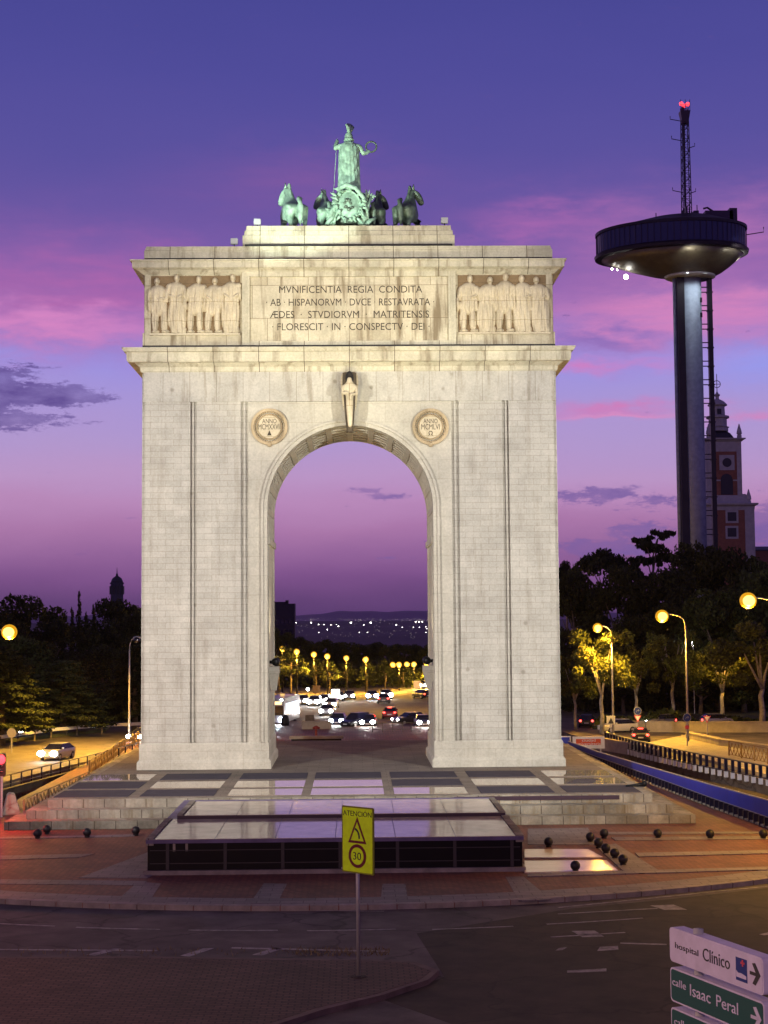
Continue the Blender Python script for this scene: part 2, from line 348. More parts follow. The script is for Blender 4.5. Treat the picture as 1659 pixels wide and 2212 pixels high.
# ------------------------------------------------------------------ sky: clear dusk gradient with pink and slate clouds, set by direction
world = bpy.data.worlds.new('World'); scene.world = world; world.use_nodes = True
nt = world.node_tree; nt.nodes.clear(); lk = nt.links.new
def M2(op, a, b=None, c=None, clamp=False):
    n = nt.nodes.new('ShaderNodeMath'); n.operation = op; n.use_clamp = clamp
    for i, v in enumerate((a, b, c)):
        if v is None: continue
        if isinstance(v, (int, float)): n.inputs[i].default_value = v
        else: lk(v, n.inputs[i])
    return n.outputs[0]
tc = nt.nodes.new('ShaderNodeTexCoord'); sp = nt.nodes.new('ShaderNodeSeparateXYZ'); lk(tc.outputs['Generated'], sp.inputs[0])
az = M2('MULTIPLY', M2('ARCTAN2', sp.outputs[0], sp.outputs[1]), 180/pi)
el = M2('MULTIPLY', M2('ARCSINE', sp.outputs[2]), 180/pi)
def noise(sx, sy, seed, detail=6, rough=.6):
    cv = nt.nodes.new('ShaderNodeCombineXYZ'); lk(M2('MULTIPLY', az, sx), cv.inputs[0]); lk(M2('MULTIPLY', el, sy), cv.inputs[1]); cv.inputs[2].default_value = seed
    n = nt.nodes.new('ShaderNodeTexNoise'); n.inputs['Scale'].default_value = 1; n.inputs['Detail'].default_value = detail; n.inputs['Roughness'].default_value = rough
    lk(cv.outputs[0], n.inputs['Vector']); return M2('SUBTRACT', n.outputs['Fac'], .5)
n_soft = noise(.12, .45, 3.1, 4, .5); n_mid = noise(.45, 1.3, 9.7, 7, .6); n_fine = noise(1.0, 3.0, 5.3, 12, .74); n_wisp = noise(.28, 2.2, 1.7, 8, .62)
elw = M2('ADD', el, M2('MULTIPLY', n_soft, 1.6))
ramp = nt.nodes.new('ShaderNodeValToRGB'); lk(M2('DIVIDE', elw, 45), ramp.inputs[0])
stops = [(0, L(86,60,110)), (.8, L(104,70,124)), (1.7, L(128,84,143)), (2.6, L(150,102,158)), (3.5, L(172,120,172)), (4.4, L(186,138,188)), (5.3, L(188,150,200)),
         (6.6, L(178,152,208)), (8.2, L(168,150,216)), (9.6, L(156,148,226)), (10.6, L(148,130,206)), (12.2, L(130,98,174)), (14.5, L(105,86,163)),
         (17.5, L(88,80,158)), (20, L(79,75,154)), (23, L(71,70,148)), (29, L(68,60,116)), (44, L(72,56,92))]
cr = ramp.color_ramp; cr.interpolation = 'LINEAR'
while len(cr.elements) < len(stops): cr.elements.new(.5)
for e, (p, c) in zip(cr.elements, stops): e.position = p/45; e.color = c
col = ramp.outputs[0]
def layer(col, mask, c):
    mx = nt.nodes.new('ShaderNodeMix'); mx.data_type = 'RGBA'; lk(mask, mx.inputs[0]); lk(col, mx.inputs[6]); mx.inputs[7].default_value = c; return mx.outputs[2]
def blob(a0, e0, sa, se, k=1.0, wa=0, we=0, nz=None):
    a = M2('ADD', az, M2('MULTIPLY', nz, wa)) if nz is not None and wa else az
    e = M2('ADD', el, M2('MULTIPLY', nz, we)) if nz is not None and we else el
    q = M2('ADD', M2('POWER', M2('ABSOLUTE', M2('DIVIDE', M2('SUBTRACT', a, a0), sa)), 2), M2('POWER', M2('ABSOLUTE', M2('DIVIDE', M2('SUBTRACT', e, e0), se)), 2))
    return M2('MULTIPLY', M2('EXPONENT', M2('MULTIPLY', q, -1)), k)
def smooth(x, lo, hi, k=1.0):
    n = nt.nodes.new('ShaderNodeMapRange'); n.interpolation_type = 'SMOOTHSTEP'; lk(x, n.inputs[0])
    n.inputs[1].default_value = lo; n.inputs[2].default_value = hi; n.inputs[3].default_value = 0; n.inputs[4].default_value = k; return n.outputs[0]
def azel(px, py):
    d = ray(px, py); d = d/np.linalg.norm(d); return math.degrees(math.atan2(d[0], d[1])), math.degrees(math.asin(d[2]))
def pblob(px, py, wx, wy, k=1.0, wa=0, we=0, nz=None):
    a, e = azel(px, py); s = 180/pi/FP
    return blob(a, e, wx*s, wy*s, k, wa, we, nz)
PINK, ROSE, MAUVE, SLATE, BLUE = L(212,132,190), L(232,140,190), L(140,108,184), L(100,82,152), L(152,154,236)
for args, c in (((120,640,420,110,.75), L(178,102,172)), ((120,700,300,34,.85), L(214,134,196)), ((1500,520,300,90,.7), L(186,116,180)), ((1160,480,140,40,.5), L(190,110,180)),
                ((1480,690,330,60,.85), PINK), ((1260,640,110,60,.4), L(170,110,178)), ((640,400,240,70,.5), L(136,90,162)), ((1290,735,150,26,.8), MAUVE)):
    col = layer(col, M2('MULTIPLY', pblob(*args, 3.4, 2.6, n_mid), M2('ADD', M2('MULTIPLY', n_wisp, 1.5), .95), clamp=True), c)
for args, c in (((1300,790,150,13,.85), L(206,128,196)), ((1330,885,170,15,.8), L(206,128,190)), ((1340,898,160,7,.55), ROSE), ((1640,900,90,14,.75), PINK), ((1480,650,200,30,.5), ROSE), ((1640,790,90,36,.85), BLUE), ((1360,800,40,16,.5), L(160,140,215))):
    col = layer(col, M2('MULTIPLY', pblob(*args, 2.4, 1.8, n_mid), M2('ADD', M2('MULTIPLY', n_wisp, 2.0), .95), clamp=True), c)
dark = M2('MAXIMUM', M2('ADD', pblob(-40,850,150,66,1.25), pblob(160,858,85,19,1.15)), pblob(30,905,110,22,1.05))
dark = M2('MAXIMUM', dark, pblob(95,793,75,7,.62)); dark = M2('MAXIMUM', dark, pblob(140,915,60,11,.72)); dark = M2('MAXIMUM', dark, pblob(40,925,80,14,.7))
dk = smooth(M2('ADD', dark, M2('MULTIPLY', n_fine, 2.9)), .36, .74, 1.0)
col = layer(col, M2('MULTIPLY', dk, M2('ADD', M2('MULTIPLY', n_mid, 1.6), .80), clamp=True), L(100,80,150))
arc = M2('MAXIMUM', pblob(795,1058,55,9,.85), pblob(850,1072,65,12,.8)); arc = M2('MAXIMUM', arc, pblob(840,1205,110,12,.42))
arc = M2('MAXIMUM', arc, pblob(1290,1068,130,24,.95)); arc = M2('MAXIMUM', arc, pblob(1420,1080,90,24,.8)); arc = M2('MAXIMUM', arc, pblob(1385,1150,85,34,1.0)); arc = M2('MAXIMUM', arc, pblob(1300,1185,120,26,1.0)); arc = M2('MAXIMUM', arc, pblob(1650,1140,60,70,1.0)); arc = M2('MAXIMUM', arc, pblob(285,1119,26,4,.6))
ak = smooth(M2('ADD', arc, M2('MULTIPLY', n_fine, 2.4)), .42, .78, .9)
col = layer(col, M2('MULTIPLY', ak, M2('ADD', M2('MULTIPLY', n_mid, 1.4), .8), clamp=True), L(122,96,164))
hs_ = nt.nodes.new('ShaderNodeHueSaturation'); hs_.inputs['Saturation'].default_value = 1.0; lk(col, hs_.inputs['Color']); col = hs_.outputs[0]
bg = nt.nodes.new('ShaderNodeBackground'); lk(col, bg.inputs['Color']); bg.inputs['Strength'].default_value = 1.0
sky = nt.nodes.new('ShaderNodeTexSky'); sky.sky_type = 'NISHITA'; sky.sun_disc = False; sky.sun_elevation = rad(-4); sky.sun_rotation = rad(-30)
bg2 = nt.nodes.new('ShaderNodeBackground'); lk(sky.outputs[0], bg2.inputs['Color']); bg2.inputs['Strength'].default_value = .05
ash = nt.nodes.new('ShaderNodeAddShader'); lk(bg.outputs[0], ash.inputs[0]); lk(bg2.outputs[0], ash.inputs[1])
wo = nt.nodes.new('ShaderNodeOutputWorld'); lk(ash.outputs[0], wo.inputs['Surface'])

# ------------------------------------------------------------------ triumphal arch
PZ, TH = 1.5, 10.0                    # platform height, thickness of the arch
RI, RO, ZS = 6.05, 6.45, 20.31       # arch radius, archivolt radius, spring line
arch = thing('triumphal_arch', 'floodlit pale stone triumphal arch with latin inscription, standing on the stepped platform', 'arch', (0,0,PZ))
def AB(name, mb, m, parent=arch, **k):
    o = mb.build(name, m, parent, **k)
    if parent is arch: o.location = (0,0,-PZ)
    return o
def arc(r, n=40, a0=pi, a1=0): return [(r*cos(a0+(a1-a0)*i/n), ZS+r*sin(a0+(a1-a0)*i/n)) for i in range(n+1)]
Z0 = 3.38; ZB = 28.15
b = MB(); o_ = 6.36
b.prism([(-15.2,Z0),(-o_,Z0)]+arc(o_)+[(o_,Z0),(15.2,Z0),(15.2,30.3),(-15.2,30.3)], .22, TH-.3)
for s in (-1,1):                                          # wall strips between the sunk channels
    for a, c, y in ((14.95,11.66,0),(11.50,11.40,.07),(11.18,7.98,0),(7.76,7.64,.07)):
        b.box(min(s*a,s*c), max(s*a,s*c), y, .2, Z0, ZB)
    b.box(min(s*14.95,s*6.4), max(s*14.95,s*6.4), TH-.32, TH, Z0, ZB)
AB('pier_masonry', b, 'granite')
b = MB(); b.prism([(-7.44,Z0),(-RO,Z0)]+arc(RO)+[(RO,Z0),(7.44,Z0),(7.44,ZB-.02),(-7.44,ZB-.02)], .05, .2)
AB('spandrel', b, 'plain')
b = MB()
for r0, r1, y0 in ((RI, RO+.02, -.03), (RO-.12, RO+.06, -.14)):
    b.prism([(-r1,Z0)]+arc(r1)+[(r1,Z0),(r0,Z0)]+arc(r0,40,0,pi)+[(-r0,Z0)], y0, .6)
b.prism([(-RO,Z0)]+arc(RO)+[(RO,Z0),(RI,Z0)]+arc(RI,40,0,pi)+[(-RI,Z0)], TH-.5, TH-.001)
AB('archivolt', b, 'plain')
b = MB()                                                  # coffering of the soffit
ys = [(.6+.5+i*1.42, .6+.5+i*1.42+.55) for i in range(6)]
zc0 = 18.3
for y0, y1 in ys:
    b.prism([(-6.37,zc0)]+arc(6.37)+[(6.37,zc0),(RI+.03,zc0)]+arc(RI+.03,40,0,pi)+[(-RI-.03,zc0)], y0, y1)
for k in range(0, 13):
    a = k*pi/12
    d = .035; q = [((RI if i in (0,1) else 6.38)*cos(a+(d if i in (0,3) else -d)), ZS+(RI if i in (0,1) else 6.38)*sin(a+(d if i in (0,3) else -d))) for i in range(4)]
    b.prism(q, .6, TH-.5)
AB('soffit_coffering', b, 'plain')
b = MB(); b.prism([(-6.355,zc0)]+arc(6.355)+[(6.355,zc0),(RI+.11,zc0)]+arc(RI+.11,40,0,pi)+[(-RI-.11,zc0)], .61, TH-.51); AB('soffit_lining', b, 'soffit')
for s in (-1,1):
    b = MB()
    for y0, y1, x in ((.6,TH-.5,RI+.03),(1.1,1.5,RI-.05),(8.4,8.8,RI-.05)):
        b.box(min(s*x,s*6.37), max(s*x,s*6.37), y0, y1, Z0, zc0-.02)
    b.box(min(s*5.9,s*6.37), max(s*5.9,s*6.37), .61, TH-.52, zc0-.55, zc0-.1)
    AB('jamb_lining', b, 'plain')
for s in (-1,1):
    x0, x1 = sorted((s*15.2, s*RI))
    b = MB(); b.rect(x0, x1, 0, TH, [(.24,PZ),(.24,2.0),(.17,2.12),(.09,2.2),(.09,3.28),(.02,3.38)]); AB('plinth', b, 'plain')
    # bracket carrying a lantern on each jamb of the passage
    b = MB(); b.rect(min(s*5.35,s*6.1), max(s*5.35,s*6.1), 1.9, 3.2, [(-.2,7.0),(0,8.2),(.05,8.3),(.05,8.75)]); br_ = AB('bracket', b, 'plain')
    b = MB(); b.ball((s*5.6,2.3,9.1), .3); b.ball((s*5.55,2.9,9.12), .28); b.tube([(s*6.2,2.6,9.1),(s*5.5,2.6,9.05)], .12); b.build('lantern', 'lantern', br_, smooth=True)
b = MB(); b.box(-15.02, 15.02, -.03, TH-.05, ZB, 30.34); b.box(-15.08,15.08,-.09,TH,ZB-.01,ZB+.3); AB('frieze_band', b, 'slabs')
def zc(py, off): return ZF(py, -off)
zt = zc(748,1.28)
b = MB(); b.rect(-15.2,15.2,0,TH,[(0,30.3),(.10,30.42),(.12,30.7),(.2,30.76),(.5,30.98),(.9,zc(777,.95)-.1),(.98,zc(776,.98)),(1.0,zc(759,1.0)),(1.16,zc(757.5,1.16)),(1.30,zc(750,1.28)),(1.28,zt),(-.3,zt)])
AB('main_cornice', b, 'limestone')
b = MB(); b.box(-15.1,15.1,-.5,-.2,zt+.003,zt+.26); AB('ledge_shade_strip', b, 'dark')  # dark strip drawn in for the shadow line above the cornice
za0, za1 = 32.2, 37.75
b = MB(); b.box(-15.05,15.05,.02,TH-.3,za0,za1); b.box(-15.15,-7.9,-.1,.02,za0,ZF(718,-.1)); b.box(7.9,15.15,-.1,.02,za0,ZF(718,-.1))
for s in (-1,1): b.box(min(s*15.0,s*14.55), max(s*15.0,s*14.55), -.06, .02, ZF(718,-.1), za1)
AB('attic', b, 'attic')
zi0, zi1 = ZF(737,-.1), ZF(598,-.1)
panel = MB().box(-7.3,7.3,-.12,.01,zi0-.1,zi1+.1); panel = AB('inscription_panel', panel, 'attic')
b = MB()
for x0,x1,z0,z1 in ((-7.85,-7.3,za0+.05,zi1+.62),(7.3,7.85,za0+.05,zi1+.62),(-7.298,7.298,za0+.05,zi0),(-7.298,7.298,zi1,zi1+.6)): b.box(x0,x1,-.30,.015,z0,z1)
for x in (-7.62,7.5): b.box(x,x+.12,-.36,-.3,za0+.06,zi1+.5)
b.build('frame', 'limestone', panel)
for s_, py, xa, xb in (('MVNIFICENTIA\u00b7REGIA\u00b7CONDITA',625,603,912),('\u00b7AB\u00b7HISPANORVM\u00b7DVCE\u00b7RESTAVRATA\u00b7',652.5,575,938),('\u00c6DES\u00b7STVDIORVM\u00b7MATRITENSIS',679,583,927),('\u00b7FLORESCIT\u00b7IN\u00b7CONSPECTV\u00b7DEI\u00b7',705.5,588,928)):
    s2 = s_.replace('\u00b7', ' \u00b7 ') if s_[0] != '\u00c6' else s_.replace('\u00b7', '  \u00b7  ')
    if s_[0] == 'M': s2 = s_.replace('\u00b7', '  ')
    x0, x1 = Yp(xa,py,-.12)[0], Yp(xb,py,-.12)[0]
    o = text_fit('inscription', s2.strip(), x1-x0, .53, 'letter', panel, T((x0+x1)/2, -.125, ZF(py,-.12)) @ RX, .012)
    split_words(o, .26)
# reliefs: robed figures side by side, each modelled as swelling forms
def relief_figure(xc, w, z0, z1, seed, parent):
    r = np.random.default_rng(seed); nx, nz = 44, 120; H = z1-z0
    X, Z = np.meshgrid(np.linspace(-w*.62,w*.62,nx), np.linspace(0,H,nz)); h = np.zeros_like(X)
    sway = .10*w*r.uniform(-1,1); hx = sway*1.6+.06*w*r.uniform(-1,1)
    def ell(cx, cz, rx, rz, d, rot=0):
        nonlocal h
        a, b_ = (X-cx)*cos(rot)+(Z-cz)*sin(rot), -(X-cx)*sin(rot)+(Z-cz)*cos(rot)
        q = 1-(a/rx)**2-(b_/rz)**2; h = np.maximum(h, d*np.sqrt(np.clip(q,0,None)))
    robe = r.random() < .6
    bw = .40*w
    ell(hx, H*.925, .115*w, H*.068, .36); ell(hx, H*.86, .07*w, H*.05, .22)
    ell(sway, H*.70, bw, H*.165, .40); ell(sway*.7, H*.56, bw*.85, H*.16, .36)
    if robe: ell(0, H*.30, bw*1.02, H*.36, .36); ell(.05*w, H*.05, bw*.9, H*.1, .3)
    else:
        ell(sway*.5, H*.45, bw*.95, H*.15, .38)
        for s in (-1,1): ell(s*.19*w, H*.24, .15*w, H*.24, .32, s*.05*r.uniform(.3,1)); ell(s*.22*w+.04*w, H*.03, .17*w, H*.035, .3)
    for s in (-1,1):
        ell(s*.36*w+sway, H*.68, .11*w, H*.13, .34, s*.12)
        up = r.random()
        if up < .6: ell(s*.17*w+sway, H*.60, .25*w, H*.04, .44, s*r.uniform(.2,.9))
        else: ell(s*.42*w, H*.50, .09*w, H*.14, .33, 0)
    if r.random() < .6: ell(r.choice([-1,1])*.3*w, H*.78, .2*w, H*.06, .3, r.uniform(-.5,.5))
    fold = np.sin(X*r.uniform(26,34)+np.sin(Z*1.3+seed)*1.7+seed)*.5+np.sin(X*13-Z*2.4*r.choice([-1,1]))*.5
    fz = np.clip((H*.80-Z)/(H*.15),0,1)
    h = np.where(h>.03, h+.075*fold*fz, 0)
    mb = MB(); idx = -np.ones(X.shape, int); vs = []
    def vi(i,j):
        if idx[i,j] < 0: idx[i,j] = len(vs); vs.append((xc+X[i,j], .03-h[i,j]*1.25, z0+Z[i,j]))
        return idx[i,j]
    fs = [(vi(i,j),vi(i,j+1),vi(i+1,j+1),vi(i+1,j)) for i in range(nz-1) for j in range(nx-1) if max(h[i,j],h[i,j+1],h[i+1,j],h[i+1,j+1]) > 0]
    mb.add(vs, fs); return mb.build('relief_figure', 'relief', parent, smooth=True)
zr0, zr1 = ZF(719,-.02), ZF(596,-.02)
for s, xa, xb, sd in ((-1,326,517,11),(1,991,1186,40)):
    x0, x1 = Yp(xa,660,0)[0], Yp(xb,660,0)[0]
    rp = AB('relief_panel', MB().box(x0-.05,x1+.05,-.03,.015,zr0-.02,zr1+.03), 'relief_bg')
    w = (x1-x0)/5
    for k in range(5): relief_figure(x0+w*(k+.5), w*1.34, zr0, zr1+.22-.14*((k*7+sd)%3), sd+k, rp)
    b = MB(); b.box(x0-.05,x1+.05,-.3,.01,zr0-.16,zr0-.03); b.build('relief_ledge', 'relief', rp)
zu = zc(559,.92)
b = MB(); b.rect(-15.05,15.05,0,TH,[(0,37.55),(.08,37.6),(.10,zc(592,.1)),(.2,zc(589,.2)),(.45,zc(582,.45)),(.72,zc(577.5,.7)),(.78,zc(576,.78)),(.80,zc(563,.8)),(.92,zc(562,.92)),(.95,zu),(-.3,zu)])
AB('upper_cornice', b, 'limestone')
b = MB(); b.box(-15.0,15.0,-.25,.2,zu+.003,zu+.24); b.box(-7.7,7.7,.55,.95,ZF(531,.3)+.003,ZF(531,.3)+.2); AB('roof_shade_strip', b, 'dark')  # dark strips drawn in for shadow lines below parapet and pedestal
b = MB(); b.rect(-15.1,15.1,.25,TH-.2,[(0,zu+.02),(0,ZF(540,.25)),(-.06,ZF(539,.25)),(-.06,ZF(535,.25)),(-.12,ZF(534.5,.25)),(-.12,ZF(531,.3))]); AB('parapet', b, 'limestone')
zp = ZF(487.5,1.3)
b = MB(); b.rect(-7.9,7.9,1,TH-1.2,[(0,ZF(531,.3)+.02),(0,ZF(508,1)),(-.1,ZF(507,1)),(-.14,ZF(498,1.1)),(-.22,ZF(497,1.1)),(-.28,zp)]); AB('statue_pedestal', b, 'limestone')
# medallions
for px, l2, l3 in ((582,'MCMXXVII','\u25b2'),(930,'MCMLVI','\u03a9')):
    p = Yp(px,922,0); cx, cz = p[0], p[2]
    ring = lambda r0, r1, y0, y1: [[(cx+r*cos(2*pi*i/48), y, cz+r*sin(2*pi*i/48)) for i in range(48)] for r, y in ((r0,y1),(r0,y0),(r1,y0),(r1,y1))]
    b = MB(); b.rings(ring(.01,.86,-.02,.06), cap=False); b.rings(ring(1.14,1.34,-.17,.06), cap=False); md = AB('medallion', b, 'medal')
    b = MB(); b.rings(ring(.01,.84,-.024,.0), cap=False); b.build('disc', 'relief', md)
    b = MB()                                           # laurel wreath round the disc
    for k in range(40):
        a = 2*pi*k/40
        for d in (-.09,.09): b.ball((cx+(1.0+d)*cos(a), -.06, cz+(1.0+d)*sin(a)), .1, 6, 4, (.8,.9,.8))
    b.ball((cx,-.1,cz-1.3),.2,8,5)
    b.build('wreath', 'medal', md)
    text_fit('lettering', 'ANNO', 1.05, .34, 'letter', md, T(cx,-.03,cz+.42) @ RX, .012)
    text_fit('lettering', l2, 1.6 if len(l2) > 6 else 1.35, .40, 'letter', md, T(cx,-.03,cz) @ RX, .012)
    b = MB()
    if l3 == '\u03a9':
        b.tube([(cx-.16,-.04,cz-.62),(cx-.07,-.04,cz-.6),(cx-.13,-.04,cz-.45),(cx-.08,-.04,cz-.33),(cx+.08,-.04,cz-.33),(cx+.13,-.04,cz-.45),(cx+.07,-.04,cz-.6),(cx+.16,-.04,cz-.62)], .035, 6)
    else: b.prism([(cx-.16,cz-.64),(cx+.16,cz-.64),(cx,cz-.26)], -.05, .0)
    b.build('lettering', 'letter', md)
# keystone figure on its tapering console
key_s = 1.12
key = thing('keystone_statue', 'pale winged stone figure with black head top, standing on the keystone over the arch opening', 'statue', (0,-.30,26.0))
key.scale = (1.0,1.25,1.13)
kz = 26.2
b = MB(); b.rings([[(x*w,y*d-.1,z) for x,y in ((-1,0),(-1,-.7),(-.6,-1),(.6,-1),(1,-.7),(1,0))] for w,d,z in ((.22,.5,-.2),(.34,.62,.9),(.44,.72,2.2),(.52,.85,2.9),(.5,.8,3.6))])
b.build('console', 'console_shade', key)
skin('body', [(0,-.95,1.75,.28,.22),(0,-.95,2.15,.34,.24),(0,-.97,2.62,.40,.25),(0,-1.0,2.95,.17,.16),(0,-1.03,3.28,.215,.24),(0,-.95,1.2,.27,.22),(.02,-.9,.55,.2,.17),(.03,-.95,.02,.16,.16),
  (-.46,-.98,2.6,.15),(-.52,-1.08,2.2,.12),(-.06,-1.28,2.22,.10),(.46,-.98,2.6,.15),(.52,-1.08,2.18,.12),(.08,-1.34,2.06,.10),(.05,-1.3,1.7,.09)],
  [(0,1),(1,2),(2,3),(3,4),(0,5),(5,6),(6,7),(2,8),(8,9),(9,10),(2,11),(11,12),(12,13),(13,14)], 'relief', key)
b = MB(); b.ball((0,-.94,3.43), .245, 12, 8, (1,1.0,.9))
for s in (-1,1): b.tube([(s*.2,-.95,3.4),(s*.23,-1.0,3.15),(s*.2,-1.02,2.9)], [.08,.08,.04], 8)
b.build('hair', 'soot', key, smooth=True)
b = MB()
for s in (-1,1):
    b.rings([[(s*x, y, z) for y in (-.55,-.35)] + [(s*x2, y, z) for y in (-.35,-.55)] for x, x2, z in ((.40,.45,1.2),(.42,.56,1.9),(.42,.62,2.6),(.34,.66,3.0),(.28,.62,3.4),(.2,.45,3.7))])
b.build('wing', 'relief', key)

# ------------------------------------------------------------------ bronze quadriga on the attic
def horse(name, label, px, y, yaw, turn, m, s=1.13, hk=1.0):
    p = Yp(px, 487, y)
    t = thing(name, label, 'horse statue', (p[0], y, zp), yaw, 'bronze quadriga horses'); t.scale = (s,s,s)
    c, sn = cos(turn), sin(turn)
    def hd(x, yy): return (x*c-(yy-1.0)*sn, 1.0+x*sn+(yy-1.0)*c)
    P = [(0,-.75,1.62,.72,.80),(0,-.2,1.55,.74,.84),(0,.45,1.62,.74,.88),(0,.72,2.15,.46,.66),(0,.80,2.75,.36,.52)]
    E = [(0,1),(1,2),(2,3),(3,4),(4,5),(5,6),(6,7)]
    a = hd(0,1.0); P.append((a[0],a[1],3.32,.30,.40)); a = hd(0,1.42); P.append((a[0],a[1],3.12,.27,.32)); a = hd(0,1.78); P.append((a[0],a[1],2.35,.19,.22))
    for sx in (-1,1):
        i = len(P); P += [(sx*.42,-.95,1.42,.52),(sx*.50,-.85,.95,.32),(sx*.50,-1.2,.55,.17),(sx*.50,-1.15,.2,.12),(sx*.50,-1.05,.04,.16)]
        E += [(0,i),(i,i+1),(i+1,i+2),(i+2,i+3),(i+3,i+4)]
        i = len(P); f = .55 if sx > 0 else 0
        P += [(sx*.38,.65,1.2,.34),(sx*.40,.8+f*.7,.8+f*.35,.19),(sx*.40,.78+f*.9,.3+f*.4,.12),(sx*.40,.85+f*.8,.05+f*.3,.15)]
        E += [(2,i),(i,i+1),(i+1,i+2),(i+2,i+3)]
    skin('body', P, E, m, t)
    b = MB(); b.tube([(0,-1.35,2.2),(0,-1.6,2.05),(0,-1.72,1.5),(.03,-1.66,.8),(.05,-1.55,.3)], [.12,.2,.24,.2,.05], 9); b.build('tail', m, t, smooth=True)
    b = MB()                                           # crest mane and ears
    for k in range(9):
        u = k/8; x, yy, z = 0, .42+.42*u, 2.35+1.15*u
        b.ball((x-.02, yy-.12, z), .26-.04*u, 8, 5, (.6,1,1.1))
    for sx in (-1,1):
        a = hd(sx*.13,1.15); b.tube([(a[0],a[1]-.1,3.45),(a[0]*1.1,a[1]-.08,3.85)], [.11,.02], 6)
    b.build('mane', m, t, smooth=True)
    return t
YQ = 4.0
horse('bronze_horse', 'pale green bronze horse at the left end, rump to the viewer, brightly lit', 632, YQ, .34, .5, 'bronze')
horse('bronze_horse', 'green bronze horse half hidden behind the left side of the chariot, head turned left', 705, YQ+.5, .16, 1.0, 'bronze', 1.04)
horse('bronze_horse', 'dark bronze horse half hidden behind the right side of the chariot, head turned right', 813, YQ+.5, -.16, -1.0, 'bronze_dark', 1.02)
horse('bronze_horse', 'dark shaded bronze horse at the right end, head in profile to the right', 880, YQ, -.36, -1.15, 'bronze_dark', 1.08)  # right-hand pair: their shade is put into the darker bronze
ch = thing('bronze_chariot', 'bronze chariot back heaped with an oval shield and trophies below the goddess', 'chariot', (Yp(757,487,YQ)[0],YQ-.9,zp), 0)
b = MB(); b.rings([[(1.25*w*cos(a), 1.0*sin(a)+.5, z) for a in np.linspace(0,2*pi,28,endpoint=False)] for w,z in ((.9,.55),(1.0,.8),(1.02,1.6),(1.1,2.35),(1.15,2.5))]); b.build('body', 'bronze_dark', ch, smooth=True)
for s in (-1,1):
    b = MB(); b.rings([[(s*x, .5+r*cos(a), .95+r*sin(a)) for a in np.linspace(0,2*pi,24,endpoint=False)] for x, r in ((1.35,.8),(1.5,.85),(1.5,.95),(1.35,.95))]+[], cap=False)
    for k in range(8): b.tube([(s*1.43,.5,.95),(s*1.43,.5+.85*cos(k*pi/4),.95+.85*sin(k*pi/4))], .05, 6)
    b.build('wheel', 'bronze_dark', ch)
Ms = T(-.12,-.95,1.75) @ Matrix.Rotation(rad(-14),4,'Y') @ Matrix.Rotation(rad(-12),4,'X')
def oval(rs): return [[tuple(Ms @ Vector((r*.98*cos(a), y, r*1.3*sin(a)))) for a in np.linspace(0,2*pi,40,endpoint=False)] for r, y in rs]
b = MB(); b.rings(oval(((.98,.12),(1.0,.0),(1.0,-.14),(.93,-.16),(.9,-.08),(.82,-.09),(.6,-.2),(.3,-.29),(.02,-.33)))); sh = b.build('shield', 'bronze', ch, smooth=True)
b = MB()
for k in range(7):
    a = k*.9; b.ball(tuple(Ms @ Vector((.34*cos(a)*(.5+.08*k), -.27, .5*sin(a)*(.6+.05*k)))), .13+.02*(k%3), 8, 5)
b.build('emblem', 'bronze_dark', sh, smooth=True)
b = MB()                                               # drapery, standards, gun barrels, laurel heaped round it
rr = np.random.default_rng(3)
for x0,z0,x1,z1,r in ((-1.5,.1,-.9,2.9,.12),(-1.3,.2,-.55,3.0,.10),(1.0,.4,1.55,2.5,.13),(1.35,.3,1.1,2.7,.10),(.75,.3,1.25,1.2,.24),(1.0,.2,1.9,.9,.14),(-1.9,.2,-1.0,1.3,.16),(-1.6,.5,-1.25,1.9,.18)):
    b.tube([(x0,-.75,z0),((x0+x1)/2,-.98,(z0+z1)/2),(x1,-.7,z1)], [r,r*1.15,r*.8], 9)
for k in range(26):
    a = rr.uniform(0,2*pi); d = rr.uniform(.2,.62); b.tube([(1.3+d*.3*cos(a),-.6,2.35+.3*sin(a)*d),(1.35+d*1.0*cos(a),-.75,2.55+d*sin(a))], [.11,.05], 6)
for k in range(22):
    a = rr.uniform(0,2*pi); d = rr.uniform(.2,.75); b.tube([(-1.25+d*.3*cos(a),-.7,1.5+.3*sin(a)*d),(-1.3+d*.9*cos(a),-.85,1.5+d*1.3*sin(a))], [.12,.06], 6)
for k in range(7): b.tube([(-.9+.28*k,-.35,3.15-.1*abs(k-3)),(-.95+.3*k,-.62,2.75),(-1.1+.33*k,-.6,2.2)], [.12,.16,.1], 7)
for k in range(46):
    a = rr.uniform(0,2*pi); l = rr.uniform(.15,.5); r0 = rr.uniform(.78,1.0)
    p = Ms @ Vector((r0*.98*cos(a),-.12,r0*1.3*sin(a))); q = Ms @ Vector(((r0+l)*.98*cos(a+rr.uniform(-.4,.4)),rr.uniform(-.3,.1),(r0+l)*1.25*sin(a+rr.uniform(-.3,.3)))); b.tube([tuple(p),tuple((p+q)/2+Vector((0,-.12,.06))),tuple(q)], [.07,.13,.04], 6)
b.tube([(-1.0,-.9,3.0),(-.3,-1.3,3.25),(.4,-1.35,3.0),(1.0,-1.15,2.3),(1.15,-1.05,1.4)], [.16,.2,.18,.16,.1], 8)
b.build('trophies', 'bronze', ch, smooth=True)
b = MB(); b.box(-.35,.25,-.78,-.55,2.82,3.2); b.build('buckle', 'bronze_dark', ch)
